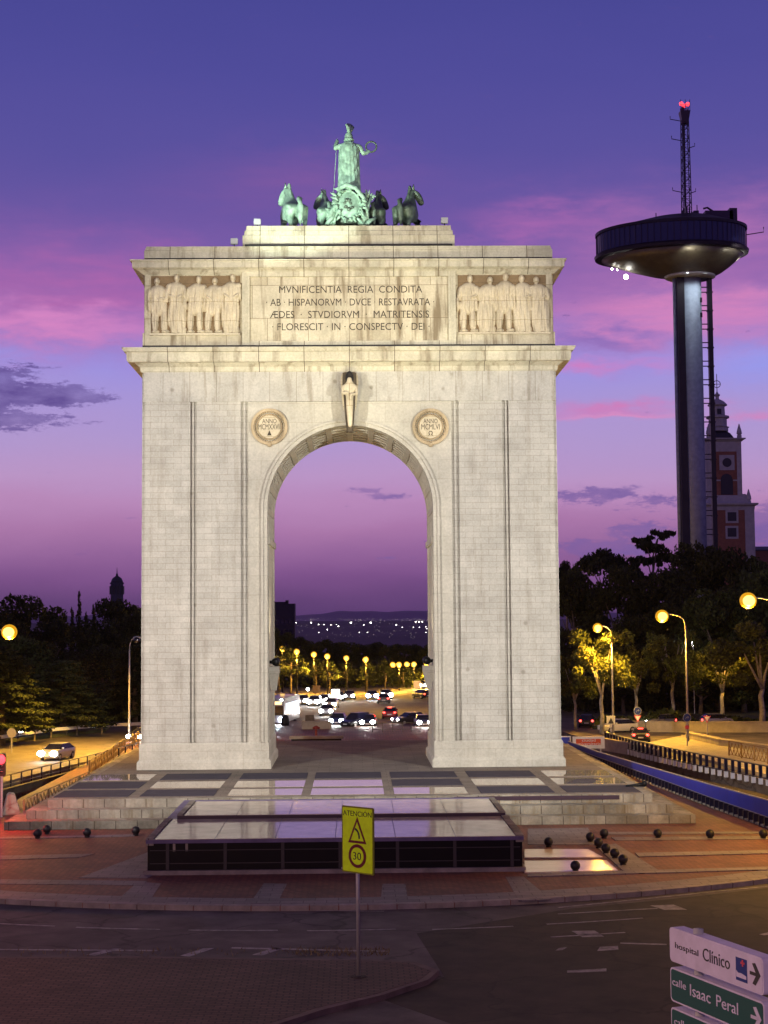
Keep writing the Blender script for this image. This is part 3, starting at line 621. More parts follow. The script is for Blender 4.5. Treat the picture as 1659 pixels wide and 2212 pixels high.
# the goddess seen from behind: draped cloak, crested helmet, spear and wreath
mp_ = Yp(754,400,YQ-.3); base_z = zp+2.35
mi = thing('goddess_statue', 'tall pale green bronze goddess in cloak and crested helmet raising a wreath, atop the arch', 'statue', (mp_[0],YQ-.3,base_z))
zt_ = ZF(268,YQ-.3)-base_z; S = zt_/5.5
nseg = 96
def cloak():
    rs = []
    for k in range(70):
        u = k/69; z = (.05+u*4.15)
        w = .78-.12*u; d = .60-.14*u
        if u > .86: w *= 1-.45*((u-.86)/.14)**2; d *= 1-.3*((u-.86)/.14)**2
        ring_ = []
        for i in range(nseg):
            a = 2*pi*i/nseg; back = max(0, -sin(a))            # a = -90 deg faces the viewer
            swag = (abs(sin(pi*(z*1.15-1.25*cos(a)**2)))**.7-.6)*.17*back**.6*(1 if .1 < u < .95 else .3)
            edge = .05*sin(a*17+z*.8)*(1-u*.6)+.035*sin(a*9-z*1.1)*(1-u)
            flare = .14*(1-u)**2*sin(a*5+1)
            r = 1+swag+edge+flare*.5
            ring_.append((w*r*cos(a)*S, d*r*sin(a)*S, (z+.1*sin(a*7)*(1-u)**3)*S))
        rs.append(ring_)
    return rs
b = MB(); b.rings(cloak()); b.build('cloak', 'bronze', mi, smooth=True)
skin('body', [tuple(v*S for v in p) for p in [(0,.05,3.7,.55,.4),(0,.05,4.15,.26,.26),(0,.05,4.55,.27,.3),(-.72,.05,3.98,.22),(-.98,-.05,3.75,.17),(-.80,.25,4.35,.13),(-.78,.35,4.5,.13),
   (.72,.05,3.98,.22),(.98,.1,3.45,.17),(1.30,.2,3.62,.13),(1.42,.25,3.75,.12),(0,.05,2.0,.6,.4)]], [(0,1),(1,2),(0,3),(3,4),(4,5),(5,6),(0,7),(7,8),(8,9),(9,10),(0,11)], 'bronze', mi)
b = MB(); b.ball((0,.05*S,4.62*S), .31*S, 14, 9, (.9,1.1,1.1)); b.lathe((0,.05*S,4.36*S), [(.36*S,0),(.33*S,.1*S),(.29*S,.2*S)], 16)
he = b.build('helmet', 'bronze', mi, smooth=True)
b = MB()
for k in range(9):
    u = k/8; b.tube([(.02*S,(-.1+.1*u)*S,4.8*S),((-.04+.16*u)*S,(-.35+.5*u)*S,5.1*S),((-.2+.6*u)*.8*S,(-.4+.75*u)*S,(5.38+.1*sin(u*3))*S)], [.10*S,.14*S,.08*S], 7)
b.build('plume', 'bronze', he, smooth=True)
b = MB(); b.rings([[((1.52+.36*cos(a)+.06*cos(c_)*cos(a))*S,(.2+.06*sin(c_))*S,(3.98+.36*sin(a)+.06*cos(c_)*sin(a))*S) for c_ in np.linspace(0,2*pi,8,endpoint=False)] for a in np.linspace(-.6*pi,1.32*pi,28)])
b.build('wreath', 'bronze_dark', mi, smooth=True)
b = MB(); b.tube([(-1.22*S,.1*S,-.9*S),(-.98*S,.15*S,1.8*S),(-.80*S,.3*S,4.6*S)], .022*S, 7); b.build('spear', 'bronze', mi)
b = MB(); b.box(-.95*S,.95*S,-.5*S,.6*S,-.25,.1*S); b.build('base', 'bronze_dark', mi)
# small floodlights on the roof of the arch
def rooflight(px, py, y, label):
    p = Yp(px, py, y)
    z0 = zp if 530 < px < 970 else ZF(531,.3)
    t = thing('roof_floodlight', label, 'floodlight', (p[0], y, z0), 0, 'roof floodlights')
    h = p[2]-z0
    MB().tube([(0,0,0),(0,0,max(.08,h-.2))], .05, 6).build('stand', 'lantern', t)
    b = MB(); b.box(-.26,.26,-.2,.2,h-.2,h+.22); b.build('housing', 'trim', t, bevel=.03)
rooflight(556,480,1.5,'small floodlight left of the horses on the statue pedestal')
rooflight(960,477,1.5,'small floodlight right of the horses on the statue pedestal')
rooflight(506,522,.8,'small floodlight on the parapet beside the left foot of the pedestal')

# ------------------------------------------------------------------ ground, square, roads
def sheet(name, poly, z0, z1, m, kind='structure'):
    b = MB(); b.prism([tuple(p[:2]) for p in poly], z0, z1, 'z'); return struct(b.build(name, m), kind)
def patch(name, pix, z, m):
    return sheet(name, [G(a, c, z) for a, c in pix], z-.05, z, m)
# one terrain sheet: level round the square, falling away beyond the avenue to the far plain
xs = np.concatenate([[-3500,-2500,-1500,-1000], np.linspace(-600,600,25), [1000,1500,2500,3500]])
ysg = np.concatenate([[-300,-200,-100,0,100,200,300,340], np.linspace(380,1000,16), [1300,1700,2100,2400,2800,3200,3600,4000,4400,4800,5200,5800]])
def hz(x, y):
    if y < 340: return -3.6
    t = min(1, (y-340)/560); return -3.6-58*(t*t*(3-2*t))+(2.5*sin(x*.01+y*.004) if y < 3000 else 0)+(max(0,y-900)*.0245 if y < 2400 else 36.8+(y-2400)*.0165)
b = MB(); nx = len(xs)
b.add([(x,y,hz(x,y)) for y in ysg for x in xs], [(j*nx+i,j*nx+i+1,(j+1)*nx+i+1,(j+1)*nx+i) for j in range(len(ysg)-1) for i in range(nx-1)])
struct(b.build('ground', 'far', smooth=True))
b = MB(); rs = []
for k in range(121):
    x = -3400+6800*k/120; h = 44+6*sin(k*.21)+5*sin(k*.53+1)+3*sin(k*1.3)+2*sin(k*2.9)
    rs.append([(x,4700,0),(x,5000,h*.75),(x,5300,h),(x,5700,0)])
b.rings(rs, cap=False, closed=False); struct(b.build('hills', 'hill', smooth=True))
CC, CR = (-1.3, -4.7), 41.0
def cpt(r, a): return (CC[0]+r*cos(a), CC[1]+r*sin(a))
a0, a1 = pi+.2, 2*pi-.22
plaza = [(-23,78),(-23,-12.8)]+[cpt(CR,a0+(a1-a0)*i/90) for i in range(91)]+[(24.9,-14),(21.2,30),(19.5,78)]
sheet('square', plaza, -3.6, 0, 'plaza')
b = MB()                                              # granite kerb of the square
for i in range(90):
    p = [cpt(r, a0+(a1-a0)*(i+d)/90) for r, d in ((CR-.35,.02),(CR+.03,.02),(CR+.03,.98),(CR-.35,.98))]
    b.prism(p, -.3, .025, 'z')
struct(b.build('kerb', 'kerb'))
def arcband(name, r0, r1, aa, ab, z, m, n=24):
    return sheet(name, [cpt(r1,aa+(ab-aa)*i/n) for i in range(n+1)]+[cpt(r0,ab+(aa-ab)*i/n) for i in range(n+1)], z-.05, z, m)
arcband('paving_band', CR-1.9, CR-.37, a0, a1, .004, 'band', 80)
for iq, q in enumerate((((253,1944),(322,1947),(348,1908),(298,1905)), ((540,1951),(598,1952),(620,1909),(570,1908)), ((822,1952),(882,1951),(876,1909),(826,1909)), ((1120,1945),(1190,1942),(1130,1893),(1092,1894)),
          ((0,1909),(310,1912),(318,1903),(0,1899)), ((318,1896),(170,1896),(430,1800),(512,1800)), ((0,1857),(170,1852),(205,1844),(0,1848)), ((0,1812),(290,1806),(292,1802),(0,1808)), ((1140,1824),(1290,1824),(1270,1788),(1140,1790)),
          ((1290,1830),(1345,1880),(1430,1884),(1330,1822)), ((1300,1802),(1659,1800),(1659,1796),(1300,1797)), ((1330,1815),(1659,1812),(1659,1806),(1320,1808)), ((1380,1850),(1659,1843),(1659,1836),(1372,1842)), ((1140,1893),(1659,1878),(1659,1872),(1140,1886)))):
    patch('paving_band', q, .009+.003*iq, 'band')
for q in (((1133,1852),(1302,1851),(1270,1834),(1133,1834)), ((1133,1884),(1335,1880),(1310,1858),(1133,1859))): patch('polished_paving', q, .058, 'cream_gloss')
ZR = -.2
sheet('road', [(-120,-23),(-120,-135),(130,-135),(130,-23)], -3.6, ZR, 'asphalt')
sheet('road', [(-120,250),(-120,90),(-70,40),(-45,10),(-42,-23),(-29.4,-23),(-28.6,0),(-26,15),(-23.2,29),(-23.2,78.2),(130,78.2),(130,250)], -3.6, ZR+.001, 'asphalt')
sheet('road', [(31.8,-23),(130,-23),(130,78.1),(21.5,78.1),(24.5,40),(31.3,6)], -3.6, ZR+.002, 'asphalt')
sheet('underpass_road', [(24.95,-22.9),(31.75,-22.9),(31.25,6),(24.4,40),(22,78),(19.6,78),(21.25,30),(24.9,-14)], -3.6, -1.3, 'asphalt2')
patch('asphalt_patch', ((900,2016),(1240,1962),(1450,1942),(1659,1918),(1659,2220),(1000,2220),(830,2160),(960,2110)), ZR+.004, 'asphalt2')  # darker brown asphalt across the near right of the road
sheet('road_bed', [(-60,250.1),(-60,330),(130,330),(130,250.1)], -3.6, -.25, 'grass')
sheet('verge', [(27,62),(130,62),(130,250),(40,250),(31,120)], -.3, .15, 'grass')
sheet('verge', [(-130,250),(-130,-20),(-43,12),(-38.8,43.5),(-28,64),(-31,100),(-40,250)], -.3, .15, 'grass')
sheet('traffic_island', [G(x,y,0) for x,y in ((1395,1606),(1490,1586),(1700,1640),(1760,1700),(1560,1650))], -.3, .05, 'concrete')
sheet('terrace', [(-30,-96),(-30,-135),(30,-135),(30,-96)], -3.6, 6.0, 'concrete')
# island in the near left corner
isl = [(-260,2062),(0,2068),(300,2066),(600,2070),(800,2072),(900,2078),(948,2096),(925,2116),(830,2148),(700,2180),(600,2212),(520,2250),(300,2330),(-260,2420)]
ip = [np.array(G(x,y,-.02)) for x,y in isl]; cen = sum(ip)/len(ip)
sheet('island_kerb', ip, -.3, -.02, 'kerb_dark')
sheet('island', [p+(cen-p)/np.linalg.norm(cen-p)*.30 for p in ip], -.08, -.012, 'island')
def ang(px, py): p = G(px,py,ZR); return math.atan2(p[1]-CC[1], p[0]-CC[0])%(2*pi), math.hypot(p[0]-CC[0],p[1]-CC[1])
zl = ZR+.010
for (xa,ya),(xb,yb) in (((-90,1990),(118,2001)),((165,2003),(345,2008)),((407,2009),(600,2010)),((663,2010),(855,2008)),((933,2007),(1110,2002)),((1180,1996),(1390,1984))):
    (aa,r1),(ab,r2) = ang(xa,ya),ang(xb,yb); r = (r1+r2)/2
    arcband('lane_marking', r-.07, r+.07, aa, ab, zl, 'paint', 10)
for (xa,ya),(xb,yb),w in (((-100,2050),(340,2053),.08),((500,2047),(840,2055),.10),((225,1963),(830,1968),.05),((1205,1974),(1420,1962),.06),((1190,2024),(1350,2014),.07),((1340,2037),(1440,2040),.1),((1206,1960),(1659,1914),.06)):
    p, q = G(xa,ya,zl), G(xb,yb,zl); u, l = frame(p,q)
    b = MB(); b.obox((p[0],p[1],zl-.03), u, l, 2*w, .03); struct(b.build('lane_marking', 'paint'))
for q in (((1405,1956),(1455,1954),(1484,1965),(1435,1965)), ((1235,2011),(1285,2010),(1305,2023),(1258,2024)), ((1296,2045),(1335,2043),(1336,2051),(1290,2054)), ((1640,2018),(1690,2008),(1690,2016),(1650,2020)),
          ((1225,2096),(1310,2092),(1310,2098),(1225,2101)), ((1207,2048),(1225,2046),(1215,2052),(1200,2053)),
          ((185,2062),(245,2049),(262,2049),(205,2064)), ((390,2064),(440,2048),(462,2048),(410,2066)), ((545,2062),(590,2048),(612,2048),(565,2064))):
    patch('lane_marking', q, zl, 'paint')
# weeds along the island and the kerb gaps
r_ = np.random.default_rng(5); b = MB()
for k in range(420):
    px = r_.choice([r_.uniform(640,840), r_.uniform(640,840), r_.uniform(0,640)]); py = r_.uniform(2050,2066)
    p = G(px,py,ZR); h = r_.uniform(.05,.2); a = r_.uniform(0,2*pi); w = .02
    b.add([(p[0]-w*cos(a),p[1]-w*sin(a),ZR),(p[0]+w*cos(a),p[1]+w*sin(a),ZR),(p[0]+r_.uniform(-.1,.1),p[1]+r_.uniform(-.1,.1),ZR+h)], [(0,1,2)])
struct(b.build('weeds', 'weed'), 'stuff')

# ------------------------------------------------------------------ stepped platform of the arch
plat = thing('stepped_platform', 'pale stone stepped platform with dark and polished floor panels under the arch', 'platform', (0,-18.3,0))
def PB(name, mb, m, **k):
    o = mb.build(name, m, plat, **k); o.location = (0,18.3,0); return o
PB('step', MB().box(-20.3,20.3,-20.6,27,0.001,.5), 'step')
PB('step', MB().box(-19.25,19.25,-19.45,26.5,.49,1.0), 'step')
PB('step', MB().box(-18.2,18.2,-18.3,26,.99,PZ-.004), 'step')
PB('paving', MB().box(-17.7,17.7,-17.7,25.5,PZ-.05,PZ+.004), 'paving')
PB('coping', MB().box(6.2,16.2,-18.34,-18.25,PZ-.3,PZ-.06), 'edge_dark')
cols = [((120,282),(193,336)),((305,464),(358,498)),((500,650),(528,657)),((672,822),(690,821)),((852,995),(850,986)),((1036,1186),(1012,1150)),((1214,1372),(1177,1316))]
kinds = ['gdd','dgd','dgg','dgg','ddg','dgd','gxd']
yr = [(-3.4,-7.4),(-8.6,-12.5),(-13.6,-17.2)]
for (fr, bk), kd in zip(cols, kinds):
    yf, yb = -17.2, -3.4
    xf = [Yp(p,1720,yf)[0] for p in fr]; xb = [Yp(p,1676,yb)[0] for p in bk]
    x0, x1 = (xf[0]+xb[0])/2, (xf[1]+xb[1])/2
    cx = (x0+x1)/2; x0, x1 = cx-2.25, cx+2.25
    for (y1, y0), k in zip(yr, kd):
        g_ = k in 'gx'
        PB('polished_panel' if g_ else 'slate_panel', MB().box(x0,x1,y0,y1,PZ-.03,PZ+(.02 if g_ else .035)), 'slab_gloss' if g_ else 'slab_dark')
        if k == 'x':
            b = MB()
            for q in range(5): b.box(x0+.6+.25*q, x0+2.4+.2*q, y0+.3+.6*q, y0+.75+.6*q, PZ+.018, PZ+.026)
            PB('dark_reflection', b, 'slab_dark')  # dark blobs of a reflection, laid on the polished panel as thin pieces
p = G(1366,1700,PZ); db = thing('debris', 'dark elongated object lying near the right edge of the platform paving', 'debris', (p[0],p[1],PZ), .2)
MB().tube([(-.45,0,.08),(.3,.05,.1),(.75,0,.16)], [.06,.09,.17], 8).ball((.8,0,.18), .19, 9, 6).build('body', 'lantern', db, smooth=True)
# ------------------------------------------------------------------ glass roofed pavilion in front
pav = thing('glass_pavilion', 'low flat roofed pavilion with dark glazed front and two roof tiers before the arch', 'pavilion', (-.7,-37.2,0))
def VB(name, mb, m, **k):
    o = mb.build(name, m, pav, **k); o.location = (.7,37.2,0); return o
xl, xr, zf, zg = -9.75, 8.32, 1.69, 1.89
u0, u1 = G(387,1757,zg)[0], G(1088,1750,zg)[0]
VB('base', MB().box(xl-.1,xr+.1,-37.3,-20.65,0.002,.2), 'kerb')
VB('glazing', MB().box(xl+.04,xr-.04,-37.1,-20.7,.19,1.5), 'pavglass')
for k in range(7):
    x = -8.75+2.755*k; VB('post', MB().box(x-.08,x+.08,-37.16,-37.06,.2,1.5), 'pavpost')
for k, x in enumerate((-8.5,-7.9)): VB('stain', MB().box(x,x+.12,-37.13,-37.09,1.1,1.46), 'concrete')
for z in (.5,1.12): VB('transom', MB().box(xl+.15,xr-.15,-37.13,-37.05,z,z+.04), 'pavpost')
VB('fascia', MB().box(xl-.02,xr+.02,-37.24,-20.72,1.49,zf-.03), 'edge')
VB('upstand', MB().box(u0,u1,-29.7,-23.3,zf-.06,zg-.03), 'edge_dark')
for k in range(6):
    w = (xr-xl-.75)/6; x = xl+.38+w*k; VB('roof_panel', MB().box(x+.015,x+w-.015,-37.22,-29.75,zf-.06,zf), 'roof_gloss')
    w = (u1-u0-.7)/6; x = u0+.35+w*k; VB('roof_panel', MB().box(x+.015,x+w-.015,-29.68,-23.4,zg-.06,zg), 'roof_gloss')
for x0,x1,y0,y1,z in ((xl-.02,xl+.33,-37.22,-29.6,zf+.05),(xr-.35,xr+.02,-37.22,-29.6,zf+.05),(u0,u0+.3,-29.66,-23.3,zg+.05),(u1-.3,u1,-29.66,-23.3,zg+.05)):
    VB('roof_kerb', MB().box(x0,x1,y0,y1,zf-.3,z), 'step')
VB('rubble', MB().ball((-.2,-37.25,.25),.16,8,5,(1.5,.6,.6)).ball((.15,-37.3,.24),.1,8,5), 'white')
# ------------------------------------------------------------------ ball bollards
balls = [((81,1803),'dark ball bollard nearest the left edge, in front of the lowest step'),((101,1794),'dark ball bollard just behind the leftmost one, close to the step'),((188,1801),'single dark ball bollard on brick paving between the left pair and the pavilion'),
 ((293,1797),'dark ball bollard on the left close to the glass pavilion'),((1185,1822),'lone dark ball bollard right of the pavilion behind the polished paving'),((1275,1811),'dark ball bollard at the far left end of the diagonal row'),
 ((1305,1803),'dark ball bollard behind the diagonal row, in line with those to its right'),((1293,1824),'second ball bollard of the diagonal row from its far end'),((1309,1836),'middle ball bollard of the diagonal row'),((1328,1847),'ball bollard second nearest in the diagonal row'),
 ((1346,1861),'nearest ball bollard of the diagonal row'),((1243,1875),'dark ball bollard standing on the polished paving beside the pavilion'),((1421,1803),'dark ball bollard alone midway along the pale line at right'),
 ((1534,1804),'dark ball bollard farther right on the pale line'),((1649,1804),'dark ball bollard at the right edge of the photo')]
b0 = None
for (px,py),lab in balls:
    p = G(px,py+8,0)
    if b0 is None:
        b0 = thing('ball_bollard', lab, 'bollard', (p[0],p[1],0), 0, 'ball bollards round the square')
        MB().lathe((0,0,0), [(.15,0),(.15,.08),(.12,.1)], 14).build('base', 'ball', b0)
        MB().ball((0,0,.29), .24, 18, 11).build('ball', 'ball', b0, smooth=True)
    else: dup(b0, (p[0],p[1],0), 0, lab)

# ------------------------------------------------------------------ signs in the foreground
p = G(774.7,2110,-.012); ys_ = p[1]
ws = thing('warning_sign', 'yellow ATENCION road sign with bend warning and 30 limit on a grey pole', 'road sign', p, 0)
TL, TR = Yp(738,1741,ys_), Yp(806,1743,ys_)
ztop = Yp(772,1742,ys_)[2]-p[2]; zbot = Yp(772,1886,ys_)[2]-p[2]; H = ztop-zbot; W = (TR[0]-TL[0])/cos(rad(42)); xc = (TL[0]+TR[0])/2-p[0]
MB().tube([(0,0,-.1),(-.02,0,ztop-.2)], .065, 12).build('pole', 'pole', ws, smooth=True)
MB().lathe((0,0,0), [(.3,-.02),(.26,.02),(.08,.03)], 14).build('base', 'asphalt2', ws)
RZ = Matrix.Rotation(rad(-42), 4, 'Z'); MS = T(xc,-.10,zbot) @ RZ
def board(name, w, h, t, m, parent, M, r=.06, y=0):
    b = MB(); pts = []
    for cx_, cz_, a_ in ((w/2-r,h-r,0),(-w/2+r,h-r,pi/2),(-w/2+r,r,pi),(w/2-r,r,1.5*pi)):
        pts += [(cx_+r*cos(a_+k*pi/8), cz_+r*sin(a_+k*pi/8)) for k in range(5)]
    b.prism(pts, y, y+t); b.v = [tuple(M @ Vector(v)) for v in b.v]; return b.build(name, m, parent)
pn = board('panel', W, H, .05, 'yedge', ws, MS)
board('face', W-.1, H-.1, .012, 'yellow', pn, MS @ T(0,0,.05), .04, -.011)
def onface(rings_=None, poly=None, m='maroon', name='symbol', y=-.024, M=MS, par=None):
    b = MB(); b.prism(poly, y, y+.012); b.v = [tuple(M @ Vector(v)) for v in b.v]; return b.build(name, m, par)
text_fit('lettering', 'ATENCI\u00d3N', W*.9, H*.098, 'ink', pn, MS @ T(0,-.013,H*.905) @ RX, .012)
tri = lambda s, cz: [(s*.5*cos(a), cz+s*.62*sin(a)) for a in (pi/2, pi*7/6, pi*11/6)]
cz = H*.585
onface(poly=tri(W*.66,cz), par=pn, y=-.022); onface(poly=tri(W*.47,cz), m='yellow', par=pn, y=-.026, name='face')
b = MB()
cv = [(.10,-.14),(.09,-.02),(.05,.08),(-.02,.15),(-.09,.19)]
for (xa,za),(xb,zb) in zip(cv, cv[1:]):
    d = np.array([xb-xa,zb-za]); d /= np.linalg.norm(d); n_ = np.array([-d[1],d[0]])*.035
    b.prism([(xa-n_[0],cz+za-n_[1]),(xb-n_[0],cz+zb-n_[1]),(xb+n_[0],cz+zb+n_[1]),(xa+n_[0],cz+za+n_[1])], -.031, -.02)
b.v = [tuple(MS @ Vector(v)) for v in b.v]; b.build('symbol', 'black', pn)
circ = lambda r, c: [(r*cos(2*pi*i/40), c+r*sin(2*pi*i/40)) for i in range(40)]
onface(poly=circ(W*.275,H*.262), par=pn, y=-.022); onface(poly=circ(W*.20,H*.262), m='yellow', par=pn, y=-.026, name='face')
text_fit('lettering', '30', W*.25, H*.115, 'ink', pn, MS @ T(0,-.028,H*.262) @ RX, .012)
# direction sign: three boards on a post, near right corner
D0 = 15.4; P0 = CAM + ray(1446,2001)*D0
dirv = np.array([sin(rad(19.8)), -cos(rad(19.8)), 0])       # along the boards towards the viewer
dg_ = thing('direction_sign', 'stack of pale and green street direction boards on a post, lower right corner', 'sign', (*(P0+dirv*.42)[:2], 6.0), 0)
o0 = np.array(dg_.location)
ux = Vector(dirv); uz = Vector((0,0,1)); uy = uz.cross(ux)   # uy points away from the viewer side
def boardM(k): 
    q = Vector(P0-o0)-uz*(.335+.392*k); m = Matrix.Identity(4)
    for i in range(3): m[i][0] = ux[i]; m[i][1] = uy[i]; m[i][2] = uz[i]; m[i][3] = q[i]
    return m
BL, BH = 1.60, .335
MB().tube([(.07*uy[0],.07*uy[1],0),(.07*uy[0],.07*uy[1],P0[2]-6.0+.045)], .05, 14).build('pole', 'trim', dg_, smooth=True)
for k, (m, tx) in enumerate((('signwhite','w'),('signgreen','g'),('signgreen','g2'))):
    M = boardM(k)
    bd = board('board', BL, BH, .14, 'signwhite', dg_, M @ T(BL/2,0,0), .045)
    board('face', BL-.035, BH-.035, .004, m, bd, M @ T(BL/2,0,.0175), .035, -.004)
    MX = lambda x, z: M @ T(x,-.006,z) @ RX
    if tx == 'w':
        text_fit('lettering', 'hospital', .42, .075, 'black', bd, MX(.32,.165), .004)
        text_fit('lettering', 'Cl\u00ednico', .46, .12, 'black', bd, MX(.84,.185), .004)
        onface(poly=[(1.17,.06),(1.35,.06),(1.35,.27),(1.17,.27)], m='signblue', name='symbol', y=-.007, M=M, par=bd)
        b = MB()
        for q in ((1.275,.20,1.295,.26),(1.255,.22,1.315,.24)): b.prism([(q[0],q[1]),(q[2],q[1]),(q[2],q[3]),(q[0],q[3])], -.0105, -.006)
        b.v = [tuple(M @ Vector(v)) for v in b.v]; b.build('symbol', 'signred', bd)
        b = MB(); b.prism([(1.18,.09),(1.34,.09),(1.34,.12),(1.26,.135),(1.21,.13),(1.18,.15)], -.0105, -.006); b.v = [tuple(M @ Vector(v)) for v in b.v]; b.build('symbol', 'signwhite', bd)
    elif tx == 'g':
        text_fit('lettering', 'calle', .25, .072, 'signwhite', bd, MX(.17,.20), .004)
        text_fit('lettering', 'Isaac', .36, .11, 'signwhite', bd, MX(.55,.185), .004); text_fit('lettering', 'Peral', .36, .11, 'signwhite', bd, MX(1.01,.185), .004)
    else: text_fit('lettering', 'calle', .25, .072, 'signwhite', bd, MX(.19,.21), .004)
    b = MB(); ax_ = 1.395
    for q in ([(ax_-.0,.155),(ax_+.12,.155),(ax_+.12,.185),(ax_,.185)], [(ax_+.04,.26),(ax_+.085,.27),(ax_+.165,.17),(ax_+.105,.17)], [(ax_+.105,.17),(ax_+.165,.17),(ax_+.085,.07),(ax_+.04,.08)]): b.prism(q, -.008, -.003)
    b.v = [tuple(M @ Vector(v)) for v in b.v]; b.build('arrow', 'black' if k == 0 else 'signwhite', bd)

# ------------------------------------------------------------------ observation tower
YT = 188.0
def XT(px, py=900): return Yp(px,py,YT)[0]
def ZT(py, px=1487, y=YT): return Yp(px,py,y)[2]
xt = XT(1497,900)
tw = thing('observation_tower', 'tall dark disc topped observation tower with steel shaft and red lit mast, rising behind trees', 'tower', (xt,YT,0))
def WB(name, mb, m, par=tw, **k):
    o = mb.build(name, m, par, **k)
    if par is tw: o.location = (-xt,-YT,0)
    return o
zcol = ZT(597,1487)
b = MB(); b.lathe((xt,YT,0), [(2.15,0),(2.15,zcol+.3)], 32); WB('shaft', b, 'steel', smooth=True)
b = MB(); b.lathe((xt-3.15,YT-.3,0), [(.42,0),(.42,zcol+.2)], 14); WB('side_pipe', b, 'steel', smooth=True)
WB('glazed_slot', MB().box(xt-2.95,xt-1.55,YT-1.75,YT+1,0,zcol+.1), 'tower_dark')
b = MB(); b.box(xt+3.35,xt+4.25,YT-.5,YT+.5,0,zcol+.4)
for k in range(21): b.box(xt+3.25,xt+4.36,YT-.6,YT+.6,2.5+k*3.7,2.75+k*3.7)
WB('stair_shaft', b, 'tower_dark')
b = MB()
for k in range(21):
    for d in (0,1.0): b.box(xt+2.0,xt+3.36,YT-.12,YT+.12,2.6+k*3.7+d,2.78+k*3.7+d)
WB('tie_beam', b, 'tower_dark')
b = MB()
for z in (zcol-5,zcol-8): b.box(xt+1.55,xt+1.95,YT-1.65,YT-1.2,z-.5,z+.4)
WB('hatch', b, 'tower_dark')
xd = XT(1449,540); RA, RB, ROT = 14.7, 10.2, rad(-15)
def ell(sa, sb, z, n=64, ox=0, oy=0):
    return [(xd+ox+RA*sa*cos(a)*cos(ROT)-RB*sb*sin(a)*sin(ROT), YT+oy+RA*sa*cos(a)*sin(ROT)+RB*sb*sin(a)*cos(ROT), z) for a in np.linspace(0,2*pi,n,endpoint=False)]
zr = ZT(531,1449,YT-9); zb0 = ZT(524,1449,YT-9); zb1 = ZT(480,1449,YT-9); zrf = ZT(463,1482)
ox = xt-xd
coll = [(xt+2.9*cos(a)*1.7, YT+2.9*sin(a)*1.4, zcol) for a in np.linspace(0,2*pi,64,endpoint=False)]
def mixr(r0, r1, t): return [tuple(np.array(p)*(1-t)+np.array(q)*t) for p,q in zip(r0,r1)]
rim = ell(.97,.97,zr)
dz = zr-zcol
rings_ = [coll]
for t in (.25,.5,.75,1.0):
    r = mixr(coll, rim, t); rings_.append([(x,y,zcol+dz*t**1.35) for x,y,z in r])
b = MB(); b.rings(rings_); WB('bowl', b, 'dish', smooth=True)
b = MB(); b.lathe((xt,YT,zcol-.5), [(4.3,0),(4.75,.2),(4.75,.55),(4.2,.7)], 40, 1.05, .9); WB('collar', b, 'trim', smooth=True)
b = MB(); b.rings([ell(.95,.95,zr-.2), ell(1.02,1.02,zr-.05), ell(1.03,1.03,zr+.5), ell(1.0,1.0,zb0+.25), ell(.97,.97,zb0+.3)]); WB('rim', b, 'tower_dark')
b = MB(); b.rings([ell(.985,.985,zb0+.1), ell(.99,.99,zb1)]); WB('window_band', b, 'tower_glass')
R1 = ell(1.0,1.0,0,72)
for i in range(72):
    x,y,_ = R1[i]; WB('mullion', MB().tube([(x,y,zb0+.2),(x,y,zb1+.1)], .06, 5), 'mast')
b = MB(); b.rings([ell(.97,.97,zb1-.05), ell(1.012,1.012,zb1), ell(1.012,1.012,zb1+.55), ell(.8,.8,zb1+1.4,ox=1), ell(.45,.45,zrf-1.0,ox=2.0), ell(.1,.1,zrf,ox=ox)]); WB('roof', b, 'tower_dark')
b = MB()
for x0,x1,z,h in ((6.5,12,-1.2,1.9),(11.3,12.8,-1.0,2.2),(4.2,5.2,-.5,1.2),(2.6,3.0,0,1.6)): b.box(xd+x0,xd+x1,YT-2.5,YT+1,zrf-3+z+1.5,zrf+z+h-.6)
for x,h in ((3.6,2.2),(5.2,2.6),(-3,1),(12.6,1.4)): b.tube([(xd+x,YT-1,zrf-2),(xd+x,YT-1,zrf-1+h)], .1, 5)
b.tube([(xd+13.8,YT-5,zb1-1.5),(xd+17,YT-6,zb1-1.2),(xd+17,YT-6,zb1-.2)], .1, 5); b.tube([(xd+8.5,YT-2,zrf-.2),(xd+7,YT-2,zrf+.8),(xd+6.2,YT-2,zrf+.6)], .2, 6)
WB('roof_plant', b, 'mast')
# lattice mast, top about 36 m above the deck
b = MB(); zm0, zm1 = zrf-.5, ZT(232,1478); hw0, hw1 = .85, .62; xm = XT(1482,400)
nb = 17
for sx,sy in ((-1,-1),(1,-1),(1,1),(-1,1)): b.tube([(xm+sx*hw0,YT+sy*hw0,zm0),(xm+sx*hw1,YT+sy*hw1,zm1)], .10, 5)
for k in range(nb):
    t0,t1 = k/nb,(k+1)/nb; z0_,z1_ = zm0+(zm1-zm0)*t0, zm0+(zm1-zm0)*t1; w0 = hw0+(hw1-hw0)*t0; w1 = hw0+(hw1-hw0)*t1; s = 1 if k%2 else -1
    for sy in (-1,1): b.tube([(xm-s*w0,YT+sy*w0,z0_),(xm+s*w1,YT+sy*w1,z1_)], .05, 4); b.tube([(xm-w1,YT+sy*w1,z1_),(xm+w1,YT+sy*w1,z1_)], .05, 4)
    for sx in (-1,1): b.tube([(xm+sx*w0,YT-s*w0,z0_),(xm+sx*w1,YT+s*w1,z1_)], .05, 4)
b.tube([(xm-.25,YT,zm0),(xm-.2,YT,zm1)], .24, 7)
